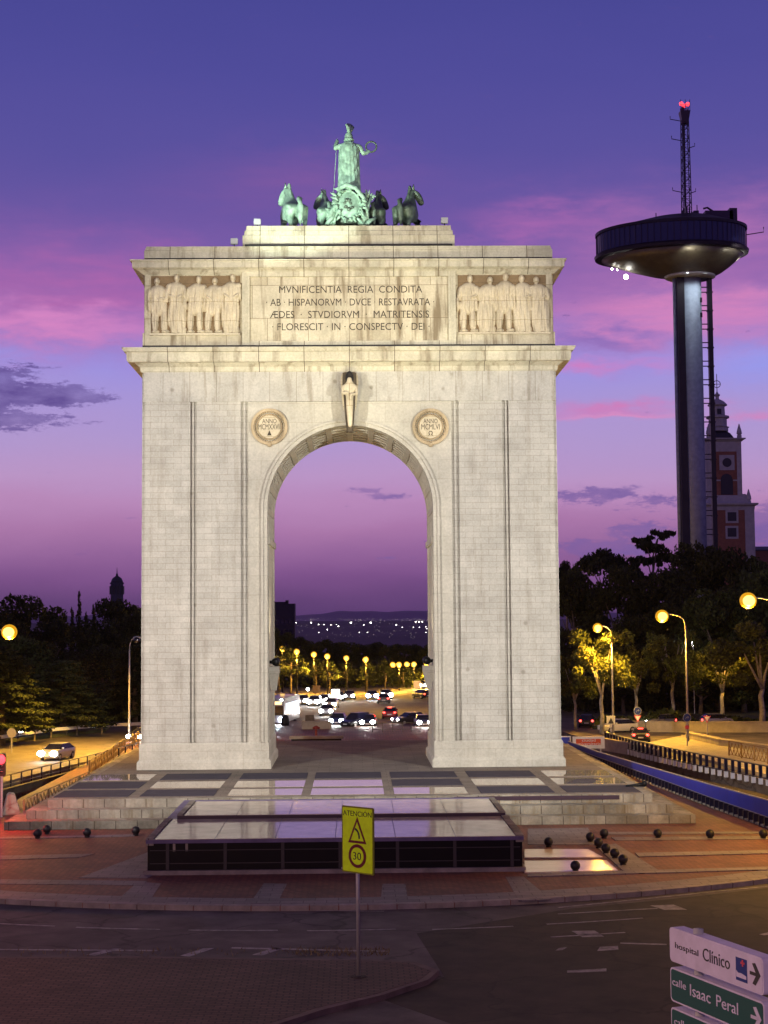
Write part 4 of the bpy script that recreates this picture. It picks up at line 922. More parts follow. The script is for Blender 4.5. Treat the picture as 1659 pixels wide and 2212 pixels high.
for z,s,l in ((zm1-2.5,-1,2.2),(zm1-6.5,-1,2.0),(zm1-17,-1,2.0),(zm1-8,1,1.2),(zm1-17.2,1,1.2),(zm1-24,1,1.0)): b.tube([(xm+s*.7,YT,z-.3),(xm+s*(.7+l),YT,z+.1),(xm+s*(.7+l),YT,z+.7)], .09, 5)
b.rect(xm-.9,xm+.9,YT-.9,YT+.9,[(-.3,zm1-3.4),(.05,zm1-1.2),(.1,zm1-.9)])
ms_ = WB('mast', b, 'mast')
b = MB()
for dx,dy,dz_ in ((-.75,-.6,.55),(.55,-.6,.45),(0,.6,.5)): b.ball((xm+dx,YT+dy,zm1+dz_), .42, 10, 7)
b.build('beacon', 'red', ms_, smooth=True)
b = MB()
for dx in (-.9,0,.9): b.tube([(xm+dx,YT-.9,zm1-.9),(xm+dx,YT-.9,zm1+1.3)], .06, 4)
b.tube([(xm-.9,YT-.9,zm1+.2),(xm+.9,YT-.9,zm1+.2)], .06, 4); b.build('cage', 'mast', ms_)
def spotl(name, loc, to, power, col, size, r=.25, blend=.5, kind='SPOT'):
    l = bpy.data.lights.new(name, kind); l.energy = power; l.color = col[:3]; l.shadow_soft_size = r
    if kind == 'SPOT': l.spot_size = rad(size); l.spot_blend = blend
    o = bpy.data.objects.new(name, l); C.objects.link(o); o.location = tuple(float(v) for v in loc)
    if to is not None: o.rotation_euler = (Vector([float(v) for v in to])-o.location).to_track_quat('-Z','Y').to_euler()
    return o
for px,py,r in ((1352,598,.46),(1322,581,.2),(1333,583,.15),(1472,545,.18),(1562,550,.15),(1380,584,.12)):   # lamps under the rim
    dy = -7 if py < 560 else 3
    p = Yp(px,py,YT+dy); b = MB(); b.ball(tuple(p), r, 10, 7); WB('rim_lamp', b, 'led', smooth=True)
spotl('tower_lamp', (xt-12,YT-1,zr-1.8), (xt-2,YT,zr+.5), 1500, (1,.95,.8), 130)
spotl('tower_lamp', (xt-2,YT-11.2,zr-1.2), (xt,YT-4,zr-.5), 350, (1,.93,.75), 130)
spotl('tower_lamp', (xt+8,YT-9.5,zr-1.0), (xt+6,YT-4,zr-.4), 300, (1,.95,.8), 130)
for dx_ in (-1.5,2.4): spotl('tower_lamp', (xt+dx_,YT-4.2,zcol-.2), (xt+.3,YT-1,zcol-14), 1400, (.92,1,.97), 110, .3, 1.0)
spotl('tower_lamp', (xt+9.5,YT-1.5,zr-2.2), (xt+10,YT-2,zr), 700, (1,.98,.85), 120)

# ------------------------------------------------------------------ brick museum tower behind, bell tower at left, block on the far side
YM = 268.0
def XM(px,py=1000): return Yp(px,py,YM)[0]
def ZM(py,px=1580): return Yp(px,py,YM)[2]
mu = thing('museum_tower', 'brick and pale stone baroque tower with lantern spire behind the steel shaft', 'tower', (XM(1578),YM,0))
def UB(name, mb, m, par=mu, **k):
    o = mb.build(name, m, par, **k)
    if par is mu: o.location = (-XM(1578),-YM,0)
    return o
lx0, lx1, ux0, ux1 = XM(1524,1150), XM(1630,1150), XM(1528,980), XM(1604,980)
d1, d2 = YM+(lx1-lx0), YM+(ux1-ux0)
zl1, zu0, zu1 = ZM(1094), ZM(1066), ZM(952)
UB('lower_wall', MB().box(lx0,lx1,YM,d1,0,zl1), 'brick')
b = MB()
for x in (lx0,lx1): 
    s = 1 if x == lx0 else -1; b.box(min(x,x+s*2.3)-.05,max(x,x+s*2.3)+.05,YM-.15,YM+2.3,0,zl1+.01)
b.rect(lx0,lx1,YM,d1,[(.1,zl1-.9),(.2,zl1),(.9,zl1+.4),(.95,zl1+.8),(0,zl1+.9)])
b.rect(lx0+.6,lx1-.6,YM+.6,d1-.6,[(0,zl1+.8),(-.8,zu0-.3),(-1.0,zu0)])
UB('lower_trim', b, 'trim')
UB('upper_wall', MB().box(ux0,ux1,YM+1.4,d2,zu0-1,zu1), 'brick')
b = MB()
for x in (ux0,ux1):
    s = 1 if x == ux0 else -1; b.box(min(x,x+s*1.1)-.05,max(x,x+s*1.1)+.05,YM+1.25,YM+3,zu0-1,zu1)
b.box(ux0-.02,ux1+.02,YM+1.3,d2,ZM(974),zu1+.02); b.rect(ux0,ux1,YM+1.4,d2,[(0,zu1-.2),(.6,zu1+.3),(1.0,zu1+.5),(1.0,zu1+.8),(0,zu1+.9)])
UB('upper_trim', b, 'trim')
for px, py in ((1581,1116),(1581,1150)):
    x = XM(px,py); z = ZM(py); w_ = UB('window', MB().box(x-1.6,x+1.6,YM-.12,YM+.1,z-1.6,z+1.6), 'trim'); MB().box(x-1.1,x+1.1,YM-.16,YM,z-1.1,z+1.1).build('pane', 'black', w_)
x, z = XM(1573,998), ZM(998)
w_ = UB('window', MB().box(x-1.9,x+1.9,YM+1.25,YM+1.45,z-1.9,z+1.9), 'trim'); b = MB(); b.rings([[(x+r*cos(a),y,z+r*sin(a)) for a in np.linspace(0,2*pi,20,endpoint=False)] for r,y in ((1.15,YM+1.3),(1.15,YM+1.2))]); b.build('pane', 'black', w_)
x = XM(1573,1045); z0_ = zu0-.2
w_ = UB('arched_opening', MB().box(x-1.5,x+1.5,YM+1.3,YM+1.5,z0_,ZM(1035)).ball((x,YM+1.4,ZM(1035)),1.5,12,8,(1,.06,1)), 'black'); MB().box(x-2.6,x-1.6,YM+1.2,YM+1.45,ZM(1038),ZM(1035)).box(x+1.6,x+2.6,YM+1.2,YM+1.45,ZM(1038),ZM(1035)).build('impost','trim',w_)
xc_ = XM(1562,900); yc = YM+1.4+(d2-YM)/2
b = MB(); b.rect(ux0+1.2,ux1-1.2,YM+2.6,d2-1.2,[(0,zu1+.8),(-.9,ZM(932)),(-1.9,ZM(925)),(-2.2,ZM(924))]); UB('roof', b, 'slate')
b = MB(); b.lathe((xc_,yc,0), [(2.6,ZM(926)),(2.6,ZM(919)),(2.9,ZM(917)),(2.3,ZM(915)),(2.3,ZM(899)),(2.9,ZM(897)),(2.9,ZM(893)),(1.9,ZM(891)),(1.8,ZM(872)),(2.5,ZM(869)),(2.4,ZM(867)),(1.6,ZM(860)),(.5,ZM(855)),(.45,ZM(850)),(.8,ZM(846)),(.3,ZM(842)),(.12,ZM(838)),(.1,ZM(830))], 16); UB('lantern', b, 'trim', smooth=False)
b = MB(); b.tube([(xc_,yc,ZM(838)),(xc_,yc,ZM(800))], .1, 5)
b.rings([[(xc_+(.9+.1*cos(c_))*cos(a), yc+.1*sin(c_), ZM(822)+(.9+.1*cos(c_))*sin(a)) for c_ in np.linspace(0,2*pi,6,endpoint=False)] for a in np.linspace(0,2*pi,16)]); b.tube([(xc_-.9,yc,ZM(822)),(xc_+.9,yc,ZM(822))], .08, 4); UB('weather_vane', b, 'trim')
b = MB(); b.box(xc_-.5,xc_+.5,yc-2.0,yc-1.6,ZM(890),ZM(878)); UB('lantern_opening', b, 'black')
for px, py, zb_ in ((1533,935,zu1+.8),(1599,918,zu1+.8),(1619,1040,zl1+.8)):
    x = XM(px,py); b = MB(); b.lathe((x,YM+1.2,0), [(.6,zb_-.2),(.6,zb_+.7),(.4,zb_+.8),(.7,zb_+1.1),(.6,zb_+1.8),(.08,zb_+3.6)], 10); UB('pinnacle', b, 'trim')
mw = thing('museum_wing', 'low dark brick wing at the right edge beyond the museum tower', 'building', (XM(1660,1200),YM+8,0))
b = MB(); b.box(-6.2,30,0,14,0,ZM(1183)-.5); b.build('wall', 'brick', mw); b = MB(); b.rect(-6.2,30,0,14,[(.4,ZM(1183)-.5),(.4,ZM(1183)-.2),(-4,ZM(1176))]); b.build('roof', 'slate', mw)

YB = 338.0
p = Yp(252.5,1290,YB); bt = thing('bell_tower', 'small domed bell tower silhouette above the trees left of the arch', 'tower', (p[0],YB,-3.6))
zz = lambda py: Yp(252,py,YB)[2]+3.6
w = (Yp(267,1270,YB)[0]-Yp(237,1270,YB)[0])/2*.9
MAT['dusk_wall'] = mat('dusk_wall', (.05,.048,.075), .8, 0, .8, .3)
b = MB(); b.lathe((0,0,0), [(w*1.02,0),(w*1.02,zz(1262)),(w*1.15,zz(1261)),(w*1.15,zz(1258.5))], 8); b.build('drum', 'dusk_wall', bt)
for a in np.linspace(0,2*pi,8,endpoint=False): MB().box(w*.99*cos(a+pi/8)-.35,w*.99*cos(a+pi/8)+.35,w*.99*sin(a+pi/8)-.35,w*.99*sin(a+pi/8)+.35,zz(1284),zz(1266)).build('opening', 'black', bt)
b = MB(); b.lathe((0,0,0), [(w*.98,zz(1258.6)),(w*.93,zz(1254)),(w*.72,zz(1249)),(w*.4,zz(1246)),(w*.2,zz(1244)),(w*.18,zz(1241)),(w*.08,zz(1238)),(.04,zz(1226))], 16); b.build('dome', 'slate', bt, smooth=True)
YK = 700.0
p0, p1 = Yp(575,1400,YK), Yp(637,1400,YK)
tb = thing('tower_block', 'dark plain high rise silhouette behind the left jamb of the arch opening', 'building', ((p0[0]+p1[0])/2,YK,-60))
hw = (p1[0]-p0[0])/2; zt2 = Yp(610,1304,YK)[2]+60
MB().box(-hw,hw,0,14,0,zt2).build('wall', 'tower_dark', tb)
b = MB(); b.box(-hw+1,hw-4,2,10,zt2-.1,zt2+1.0); b.box(hw-5,hw-3.5,2,10,zt2-.1,zt2+1.8); b.build('roof_plant', 'tower_dark', tb)
for i in range(9):
    for j in range(6): MB().box(-hw+1.2+j*(2*hw-2)/6,-hw+2.6+j*(2*hw-2)/6,-.08,.05,28+i*5.4,30.4+i*5.4).build('window', 'glassdark', tb)

# ------------------------------------------------------------------ fences, barriers, walls
def each(name, m, parent, pts, mk):
    first = None
    for p in pts:
        if first is None: first = mk(MB()).build(name, m, parent); o = first
        else: o = first.copy(); C.objects.link(o)
        o.location = tuple(float(v) for v in p)
def run(name, label, cat, pts, h, mf, group=None):
    """a fence along ground points: mf(builder-root, local pts) makes the parts"""
    t = thing(name, label, cat, pts[0], 0, group); mf(t, [np.array(p, float)-np.array(pts[0], float) for p in pts]); return t
def along(pts, step):
    out = []
    for p, q in zip(pts, pts[1:]):
        l = np.linalg.norm(q-p); n = max(1, int(round(l/step)))
        out += [p+(q-p)*i/n for i in range(n)]
    return out+[pts[-1]]
bl = [G(1800,1842,0), G(1659,1787,0), G(1540,1744,0), G(1400,1690,0), G(1290,1650,0), G(1228,1626,0)]
def blue_f(t, P):
    b = MB(); c = MB()
    for p, q in zip(P, P[1:]):
        u, l = frame(p, q); hp, hq = [1.62 if v[1] < 4 else max(1.0, 1.62-.0155*(v[1]-4)) for v in (p, q)]
        n_ = np.array([-u[1],u[0],0]); z = np.array([0,0,1.])
        def slab(bb, lo, hi0, hi1, w):
            A = [p+z*lo, q+z*lo, q+z*hi1, p+z*hi0]; bb.add([v-n_*w/2 for v in A]+[v+n_*w/2 for v in A], [(0,1,2,3),(7,6,5,4),(0,4,5,1),(1,5,6,2),(2,6,7,3),(3,7,4,0)])
        slab(b, .62, hp, hq, .06)
        A = MB(); c.tube([p+z*(hp+.03), q+z*(hq+.03)], .05, 6); c.obox((p[0],p[1],p[2]+.57), u, l-.01, .09, .045)
    b.build('panel', 'blue', t); c.build('rail', 'pole', t)
    each('baluster', 'navy', t, along(P, .85), lambda q: q.box(-.2,.2,-.09,.09,-.02,.56))
    b = MB()
    for p, q in zip(P, P[1:]):
        u, l = frame(p, q); b.obox((p[0],p[1],p[2]-.02), u, l-.01, .34, .12)
    b.build('base', 'concrete', t)
run('blue_hoarding', 'long deep blue hoarding on dark posts running along the right side of the square', 'fence', bl, 1.6, blue_f)
def rail_f(mrail, mfoot, h, step, th=.06, solid=False):
    def f(t, P):
        b = MB(); c = MB(); d = MB()
        each('post', mrail, t, along(P, step), lambda q: q.box(-th/2,th/2,-th/2,th/2,-.02,h))
        if mfoot: each('foot', mfoot, t, along(P, step), lambda q: q.box(-.14,.14,-.14,.14,-.25,.2))
        for p, q in zip(P, P[1:]):
            u, l = frame(p, q)
            c.obox((p[0],p[1],p[2]+h), u, l-.01, th*1.4, .07); c.obox((p[0],p[1],p[2]+.25), u, l-.01, th, .05)
            if solid: c.obox((p[0],p[1],p[2]+.36), u, l-.01, .02, h-.5)
        c.build('rail', mrail, t)
    return f
run('black_barrier', 'black barrier with white feet beside the road, right of the blue hoarding', 'barrier', [G(1800,1722,0),G(1659,1690,0),G(1500,1658,0),G(1380,1630,0),G(1308,1608,0)], 1.0, rail_f('navy','white',1.15,1.1,.22))
def low_f(m, h, w, cap=None):
    def f(t, P):
        b = MB(); c = MB()
        for p, q in zip(P, P[1:]):
            u, l = frame(p, q); b.obox((p[0],p[1],p[2]-.3), u, l-.005, w, h+.3); c.obox((p[0],p[1],p[2]+h+.003), u, l-.005, w+.12, .12)
        b.build('wall', m, t); c.build('coping', cap or m, t)
    return f
run('low_wall', 'long low pale wall below the trees on the right, cars passing behind it', 'wall', [G(1760,1578,0),G(1659,1578,0),G(1480,1578,0),G(1395,1577,0),G(1318,1575,0)], .8, low_f('concrete',.85,.4))
run('low_wall', 'short ochre lit wall along the underpass between the two barriers', 'wall', [G(1430,1640,0),G(1372,1625,0),G(1296,1612,0)], .8, low_f('concrete',.7,.5))
run('stone_kerb', 'rough stone kerb wall edging the grass plot at far right', 'kerb', [G(1760,1640,.05),G(1659,1624,.05),G(1560,1610,.05),G(1488,1594,.05)], .5, low_f('concrete',.5,.7))
def lattice_f(h, step):
    def f(t, P):
        b = MB(); c = MB(); Q = along(P, step)
        for i, (p, q) in enumerate(zip(Q, Q[1:])):
            z = np.array([0,0,1.])
            b.tube([p+z*.12,q+z*h*.92], .035, 4); b.tube([q+z*.12,p+z*h*.92], .035, 4)
        each('post', 'rail', t, along(P, step*4), lambda q: q.box(-.06,.06,-.06,.06,-.3,h))
        d = MB()
        for p, q in zip(P, P[1:]):
            u, l = frame(p, q); z0 = p[2]; d.obox((p[0],p[1],z0+h), u, l-.01, .08, .06); d.obox((p[0],p[1],z0+.1), u, l-.01, .06, .05)
        b.build('lattice', 'rail', t); d.build('rail', 'rail', t)
    return f
run('lattice_fence', 'ochre criss cross fence at the right edge beside the black barrier', 'fence', [G(1740,1668,.05),G(1659,1650,.05),G(1575,1632,.05)], 1.2, lattice_f(1.25,.75))
run('lattice_fence', 'dark criss cross fence at the left edge of the steps beside the concrete block', 'fence', [G(52,1768,0),G(80,1754,0),G(150,1722,0),G(192,1702,0)], 1.2, lattice_f(1.15,.8))
run('lattice_fence', 'criss cross railing leading back to the left foot of the arch', 'fence', [G(193,1676,0),G(232,1650,0),G(270,1624,0),G(300,1606,0)], 1.2, lattice_f(1.2,.9))
run('road_railing', 'dark railing on the near side of the lit left road', 'railing', [G(-120,1735,-.2),G(0,1707,-.2),G(150,1668,-.2),G(225,1648,-.2),G(300,1627,-.2)], 1, rail_f('navy',None,.95,1.9,.10))
run('retaining_wall', 'dark retaining wall under the railing of the left road', 'wall', [G(-120,1742,-.25),G(0,1714,-.25),G(150,1674,-.25),G(300,1632,-.25)], .3, low_f('asphalt2',.12,.3))
def guard_f(t, P):
    b = MB(); c = MB()
    for p, q in zip(P, P[1:]):
        u, l = frame(p, q); b.obox((p[0],p[1],p[2]+.55), u, l-.01, .08, .14); b.obox((p[0],p[1],p[2]+.76), u, l-.01, .08, .14); b.obox((p[0],p[1],p[2]+.68), u, l-.01, .03, .09)
    each('post', 'bark', t, along(P, 4), lambda q: q.box(-.08,.08,-.08,.08,-.3,.8))
    b.build('beam', 'white', t)
run('guard_rail', 'pale guard rail along the far side of the left road under the cedars', 'guard rail', [G(-120,1632,0),G(0,1608,0),G(110,1591,0),G(220,1581,0),G(312,1577,0)], .9, guard_f)
p = G(24,1758,0); cb = thing('concrete_block', 'tapered pale concrete block at the left edge next to the lattice fence', 'block', p, .25)
b = MB(); b.prism([(-.55,0),(.6,0),(.42,.55),(.22,1.25),(-.12,1.32),(-.26,1.2)], -.7, .7); b.build('block', 'concrete', cb, bevel=.03)
# information boards near the right foot of the arch
p = G(1270,1624,0); ib = thing('information_board', 'white framed orange board reading ciudad universitaria beside the right foot of the arch', 'sign board', (p[0],p[1],0), 0)
x0, x1 = Yp(1237,1605,p[1])[0]-p[0], Yp(1306,1605,p[1])[0]-p[0]; z1, z0 = Yp(1270,1591,p[1])[2], Yp(1270,1617,p[1])[2]
MB().box(x0,x1,-.05,.08,z0,z1).build('panel', 'white', ib, bevel=.015)
ip_ = MB().box(x0+.3,x1-.35,-.08,-.045,z0+.32,z1-.22).build('face', mat('board_orange', L(206,76,20), .5), ib)
text_fit('lettering', 'ciudad', 1.25, .26, 'white', ip_, T((x0+x1)/2,-.09,(z0+z1)/2+.22) @ RX); text_fit('lettering', 'universitaria', 2.2, .26, 'white', ip_, T((x0+x1)/2,-.09,(z0+z1)/2-.12) @ RX)
b = MB(); b.box(x0+.3,x0+.45,-.02,.05,-.1,z0); b.box(x1-.45,x1-.3,-.02,.05,-.1,z0); b.build('leg', 'pole', ib)
p = G(1222,1622,0); ib = thing('blue_board', 'small blue board half hidden behind the right foot of the arch', 'sign board', (p[0],p[1],0), 0)
x1 = Yp(1233,1600,p[1])[0]-p[0]; z1, z0 = Yp(1220,1590,p[1])[2], Yp(1220,1614,p[1])[2]
MB().box(-1.6,x1,-.05,.05,z0,z1).build('panel', 'white', ib, bevel=.015); MB().box(-1.5,x1-.1,-.07,-.045,z0+.1,z1-.1).build('face', 'blue', ib); MB().box(-.3,-.15,-.03,.03,-.1,z0).build('leg', 'pole', ib)

# ------------------------------------------------------------------ traffic signs and signals
def roadsign(label, px, pyb, pyt, kind, z=0):
    p = G(px,pyb,z); h = Yp(px,pyt,p[1])[2]-z
    t = thing('traffic_sign', label, 'traffic sign', (p[0],p[1],z), 0, 'small traffic signs'); MB().tube([(0,0,-.2),(0,0,h)], .06, 8).build('pole', 'pole', t)
    disc = lambda r, zc_, y0, y1, m, n: MB().rings([[(r_2*cos(a),y,zc_+r_2*sin(a)) for a in np.linspace(0,2*pi,28,endpoint=False)] for r_2,y in ((r,y1),(r,y0))]).build(n, m, t)
    if 'b' in kind:
        disc(.40,h-.4,-.09,-.06,'trim','panel'); disc(.36,h-.4,-.11,-.085,'signblue','face')
        b = MB(); b.tube([(-.14,-.13,h-.54),(-.08,-.13,h-.36),(.14,-.13,h-.36)], .035, 5); b.tube([(.05,-.13,h-.26),(.16,-.13,h-.36),(.05,-.13,h-.46)], .035, 5); b.build('symbol', 'trim', t)
    if 't' in kind:
        zc_ = h-1.15 if 'b' in kind else h-.35
        b = MB(); b.prism([(-.4,zc_+.28),(.4,zc_+.28),(0,zc_-.42)], -.09, -.06); b.build('panel', 'signred', t); b = MB(); b.prism([(-.27,zc_+.21),(.27,zc_+.21),(0,zc_-.26)], -.11, -.085); b.build('face', 'white', t)
    if 'p' in kind:
        MB().box(-.45,.45,-.09,-.06,h-.95,h-.05).build('panel', 'trim', t); b = MB(); b.prism([(-.3,h-.85),(.3,h-.85),(0,h-.22)], -.11, -.085); b.build('symbol', 'black', t)
    if 'd' in kind: disc(.45,h-.45,-.09,-.05,'pole','panel')
    if 'r' in kind: disc(.2,h-1.3,-.09,-.05,'signred','panel')
roadsign('blue arrow disc above a small yield triangle on a pole behind the red tail lights', 1378, 1592, 1527, 'bt')
roadsign('blue arrow disc with a red plate fixed low beside the tall lamp post', 1485, 1612, 1541, 'br')
roadsign('small yield triangle alone on a thin pole at right in front of the wall', 1528, 1598, 1545, 't')
roadsign('square crossing sign on a pole left of the red tail lights', 1320, 1590, 1545, 'p')
roadsign('back of a round sign on a pole by the left guard rail', 25, 1622, 1573, 'd')
p = G(3,1765,0); tl = thing('traffic_light', 'glowing red traffic light on a pole at the left edge', 'traffic light', (p[0],p[1],0), 0)
zr_ = Yp(3,1640,p[1])[2]
MB().tube([(0,0,-.1),(0,0,zr_-1.0)], .08, 10).build('pole', 'pole', tl)
hs = MB().box(-.22,.22,-.12,.2,zr_-1.05,zr_+.35).build('housing', 'lantern', tl, bevel=.03)
MB().ball((0,-.17,zr_), .3, 14, 9, (.85,.35,1)).build('red_lens', 'red', hs, smooth=True)
MB().ball((0,-.14,zr_-.75), .13, 10, 6, (1,.3,1)).ball((0,-.14,zr_-.4), .13, 10, 6, (1,.3,1)).build('dark_lens', 'glassdark', hs, smooth=True)
spotl('red_signal', (p[0]+.1,p[1]-6.0,zr_-.6), None, 1500, (1,.10,.04), 0, .3, kind='POINT')
# ------------------------------------------------------------------ things behind the arch, seen through its opening
p0, p1 = G(625,1604,0), G(742,1602,0)
sb = thing('stone_bench', 'long low pale stone bench on the square seen through the arch', 'bench', p0, 0); l = p1[0]-p0[0]
MB().box(0,l,-.3,.5,.35,.62).build('seat', 'concrete', sb, bevel=.03); MB().box(.2,l-.2,-.1,.35,0,.35).build('base', 'asphalt2', sb)
p = G(616,1567,0); t = thing('bell_container', 'dark rounded container beside the lit bus seen through the arch', 'container', p, 0); MB().lathe((0,0,0), [(.45,0),(.5,.15),(.48,.7),(.36,1.1),(.12,1.25)], 14).build('body', 'lantern', t, smooth=True)
p = G(669,1570,0); t = thing('cabinet', 'brown square cabinet on the square seen through the arch', 'cabinet', p, 0); MB().box(-.5,.5,-.3,.3,.12,1.35).build('body', 'bark', t, bevel=.03); MB().box(-.42,.42,-.2,.2,0,.12).build('base', 'concrete', t)
p = G(683,1590,0); t = thing('red_post', 'short dark red post just behind the stone bench', 'post', p, 0); b = MB(); b.lathe((0,0,0), [(.14,0),(.14,.7),(.24,.75),(.24,1.0),(.1,1.1)], 12); b.ball((-.26,0,.85),.14,8,5).ball((.26,0,.85),.14,8,5); b.build('body', mat('dark_red', L(110,24,14), .5), t)
run('planter_wall', 'low pale planter wall beyond the bench seen through the arch', 'wall', [G(652,1575,0),G(716,1574,0)], .6, low_f('concrete',.75,.5))
run('crowd_barrier', 'row of thin metal barriers in front of the cars seen through the arch', 'barrier', [G(805,1582,0),G(870,1581,0),G(945,1580,0)], 1, rail_f('bark',None,.95,1.0,.07))

# ------------------------------------------------------------------ vehicles
CARP = {}
def carpaint(c):
    if c not in CARP: CARP[c] = mat('car_paint', c, .3, .2, spec=.6, coat=.5)
    return CARP[c]
def car(label, px, pyb, heading, c, on='f', z=ZR, hl='headlight', suv=0, lit=1.0):
    """front of the car faces -y at heading 0"""
    p = G(px, pyb, z); t = thing('parked_car' if on == '' else 'car', label, 'car', (p[0],p[1],z), rad(heading), 'cars on the roads round the arch')
    h = 1.46+.25*suv; sec = []
    for y, w, z0, z1 in ((-2.15,.62,.42,.62),(-2.08,.8,.28,.78),(-1.6,.88,.22,.9),(-.95,.9,.2,.98),(0,.91,.2,1.0),(1.2,.9,.2,1.0),(1.95,.86,.25,.98),(2.12,.72,.4,.85)):
        sec.append([(x*w, y, z0+(z1-z0)*v) for x, v in ((-.9,0),(-1,.25),(-1,.7),(-.9,1),(.9,1),(1,.7),(1,.25),(.9,0))])
    b = MB(); b.rings(sec)
    roof = [[(x*w, y, zz_) for x in (-1,1)] for y, w, zz_ in ()]
    b.rings([[(-.62,-.35,h-.05),(.62,-.35,h-.05),(.6,1.2+.4*suv,h-.05),(-.6,1.2+.4*suv,h-.05)],[(-.56,-.2,h),(.56,-.2,h),(.54,1.0+.4*suv,h),(-.54,1.0+.4*suv,h)]])
    b.build('body', carpaint(c), t, smooth=False)
    b = MB(); b.rings([[(-.84,-1.05,.97),(.84,-1.05,.97),(.84,1.75,.97),(-.84,1.75,.97)],[(-.62,-.36,h-.045),(.62,-.36,h-.045),(.6,1.2+.4*suv,h-.045),(-.6,1.2+.4*suv,h-.045)]]); b.build('window', 'glassdark', t)
    for sx in (-1,1):
        for y in (-1.35,1.3):
            b = MB(); b.rings([[(sx*x,y+r*cos(a),.32+r*sin(a)) for a in np.linspace(0,2*pi,18,endpoint=False)] for x,r in ((.72,.32),(.92,.32))]); w_ = b.build('wheel', 'rubber', t)
            b = MB(); b.rings([[(sx*x,y+r*cos(a),.32+r*sin(a)) for a in np.linspace(0,2*pi,12,endpoint=False)] for x,r in ((.9,.2),(.935,.18))]); b.build('rim', 'pole', w_)
        b = MB(); b.ball((sx*.62,-2.12,.68), .17*lit if 'f' in on else .13, 10, 7, (1.1,.5,.8)); b.build('headlight', hl if 'f' in on else 'pole', t, smooth=True)
        b = MB(); b.ball((sx*.66,2.08,.8), .14, 10, 6, (1.1,.5,.8)); b.build('tail_light', 'tail' if 'r' in on else 'signred', t, smooth=True)
    MB().box(-.26,.26,-2.19,-2.13,.42,.53).build('plate', 'white', t); MB().box(-.26,.26,2.1,2.16,.5,.62).build('plate', 'white', t)
    if 'h' in on: MB().box(-.25,.25,1.2,1.27,h-.12,h-.04).build('brake_light', 'tail', t)
    MB().box(-.95,.95,-.75,-.6,.98,1.12).build('mirror', carpaint(c), t)
    if 'f' in on and lit > 1.2:
        s_ = spotl('headlight_beam', (0,-2.3,.7), (0,-12,-.6), 260*lit, (1,.95,.88), 60, .15, .6); s_.parent = t
    return t
SIL, DK, NAVY, REDC, GREY = (.35,.35,.38), (.015,.014,.018), (.015,.018,.06), (.3,.015,.015), (.10,.10,.11)
car('silver car with glaring headlights driving on the lit left road', 124, 1640, -14, SIL, 'f', lit=1.9)
car('car half hidden behind the left foot of the arch with one bright headlight', 310, 1602, -20, GREY, 'f', lit=1.5)
car('dark blue car with bluish headlights, first of the nearest row seen through the arch', 731, 1567, -6, NAVY, 'f', hl='headblue', lit=1.6)
car('dark high car without visible lights next to the blue one, seen through the arch', 770, 1571, -38, DK, '', suv=1)
car('dark car with round white headlights in the middle of the opening', 796, 1570, -4, DK, 'f', lit=1.6)
car('dark saloon seen from its flank near the right jamb of the arch', 886, 1565, -60, DK, 'f', lit=1.0)
car('car at the right jamb of the arch, cut by it, with two white headlights', 913, 1571, 4, GREY, 'f', lit=1.6)
car('red car driving away with red tail lights in the right half of the opening', 843, 1551, 176, REDC, 'rh')
car('car with red tail lights in front of a dazzling headlight, farther up the avenue', 829, 1519, 178, GREY, 'r')
car('car with blue white headlights far up the avenue', 804, 1511, 0, NAVY, 'f', hl='headblue', lit=2.0)
car('car with a dazzling white headlight just behind the tail lights up the avenue', 834, 1509, 2, SIL, 'f', lit=2.2)
for px, py, lab, lt in ((632,1526,'leftmost car of the distant row of headlights, beside the bus',2.0),(654,1522,'second car from the bus in the distant row of headlights',1.9),(681,1524,'middle car of the distant row, with the brightest pair of headlights',2.2),(701,1521,'car just right of the brightest pair in the distant row',2.2),
                        (716,1530,'car slightly lower at the right end of the distant row',1.8),(731,1514,'car below the small white lit sign far up the avenue',1.8),(755,1511,'last small pair of headlights of the far row near the middle of the opening',1.5),(708,1545,'car with a low pair of warm headlights between the two rows',1.6)):
    car(lab, px, py, random.uniform(-8,4), random.choice([GREY,DK,SIL]), 'f', lit=lt)
car('car with bright headlights coming down the slip road beside the right jamb', 921, 1487, -20, SIL, 'f', lit=2.0)
car('small dark car with one orange tail light on the slip road at right', 912, 1509, 205, DK, 'r')
car('car braking with three red lights on the road right of the arch', 1384, 1602, 170, DK, 'rh')
car('white car standing behind the information board right of the arch', 1335, 1582, -70, (.55,.55,.5), '')
car('car behind the low wall with a white light, left of the lamp post', 1430, 1570, -80, GREY, 'f')
car('car behind the low wall with a red light close to the tall lamp post', 1493, 1569, 100, DK, 'r')
car('car behind the low wall with a pale red light farthest right', 1549, 1569, 100, SIL, 'r')
car('car with a small red light in front of the trees next to the right pier', 1268, 1570, 170, DK, 'r')
p = G(592,1568,ZR); bus = thing('bus', 'bus with lit white front cut off by the left jamb of the arch', 'bus', (p[0],p[1],ZR), rad(-8))
b = MB(); b.rings([[(-1.25,y,.35),(1.25,y,.35),(1.25,y,z),(-1.25,y,z)] for y, z in ((0,2.9),(.15,3.25),(10,3.3),(10.3,3.1))]); b.build('body', carpaint((.25,.25,.27)), bus)
MB().box(-1.1,1.1,-.04,.05,1.2,2.35).build('windscreen', 'glassdark', bus); MB().box(-.9,.9,-.05,.04,2.5,2.85).build('destination_screen', emit('amber_screen',(1,.6,.25),3), bus)
MB().box(1.2,1.28,.8,9.6,1.45,2.6).build('side_window', 'busglow', bus)
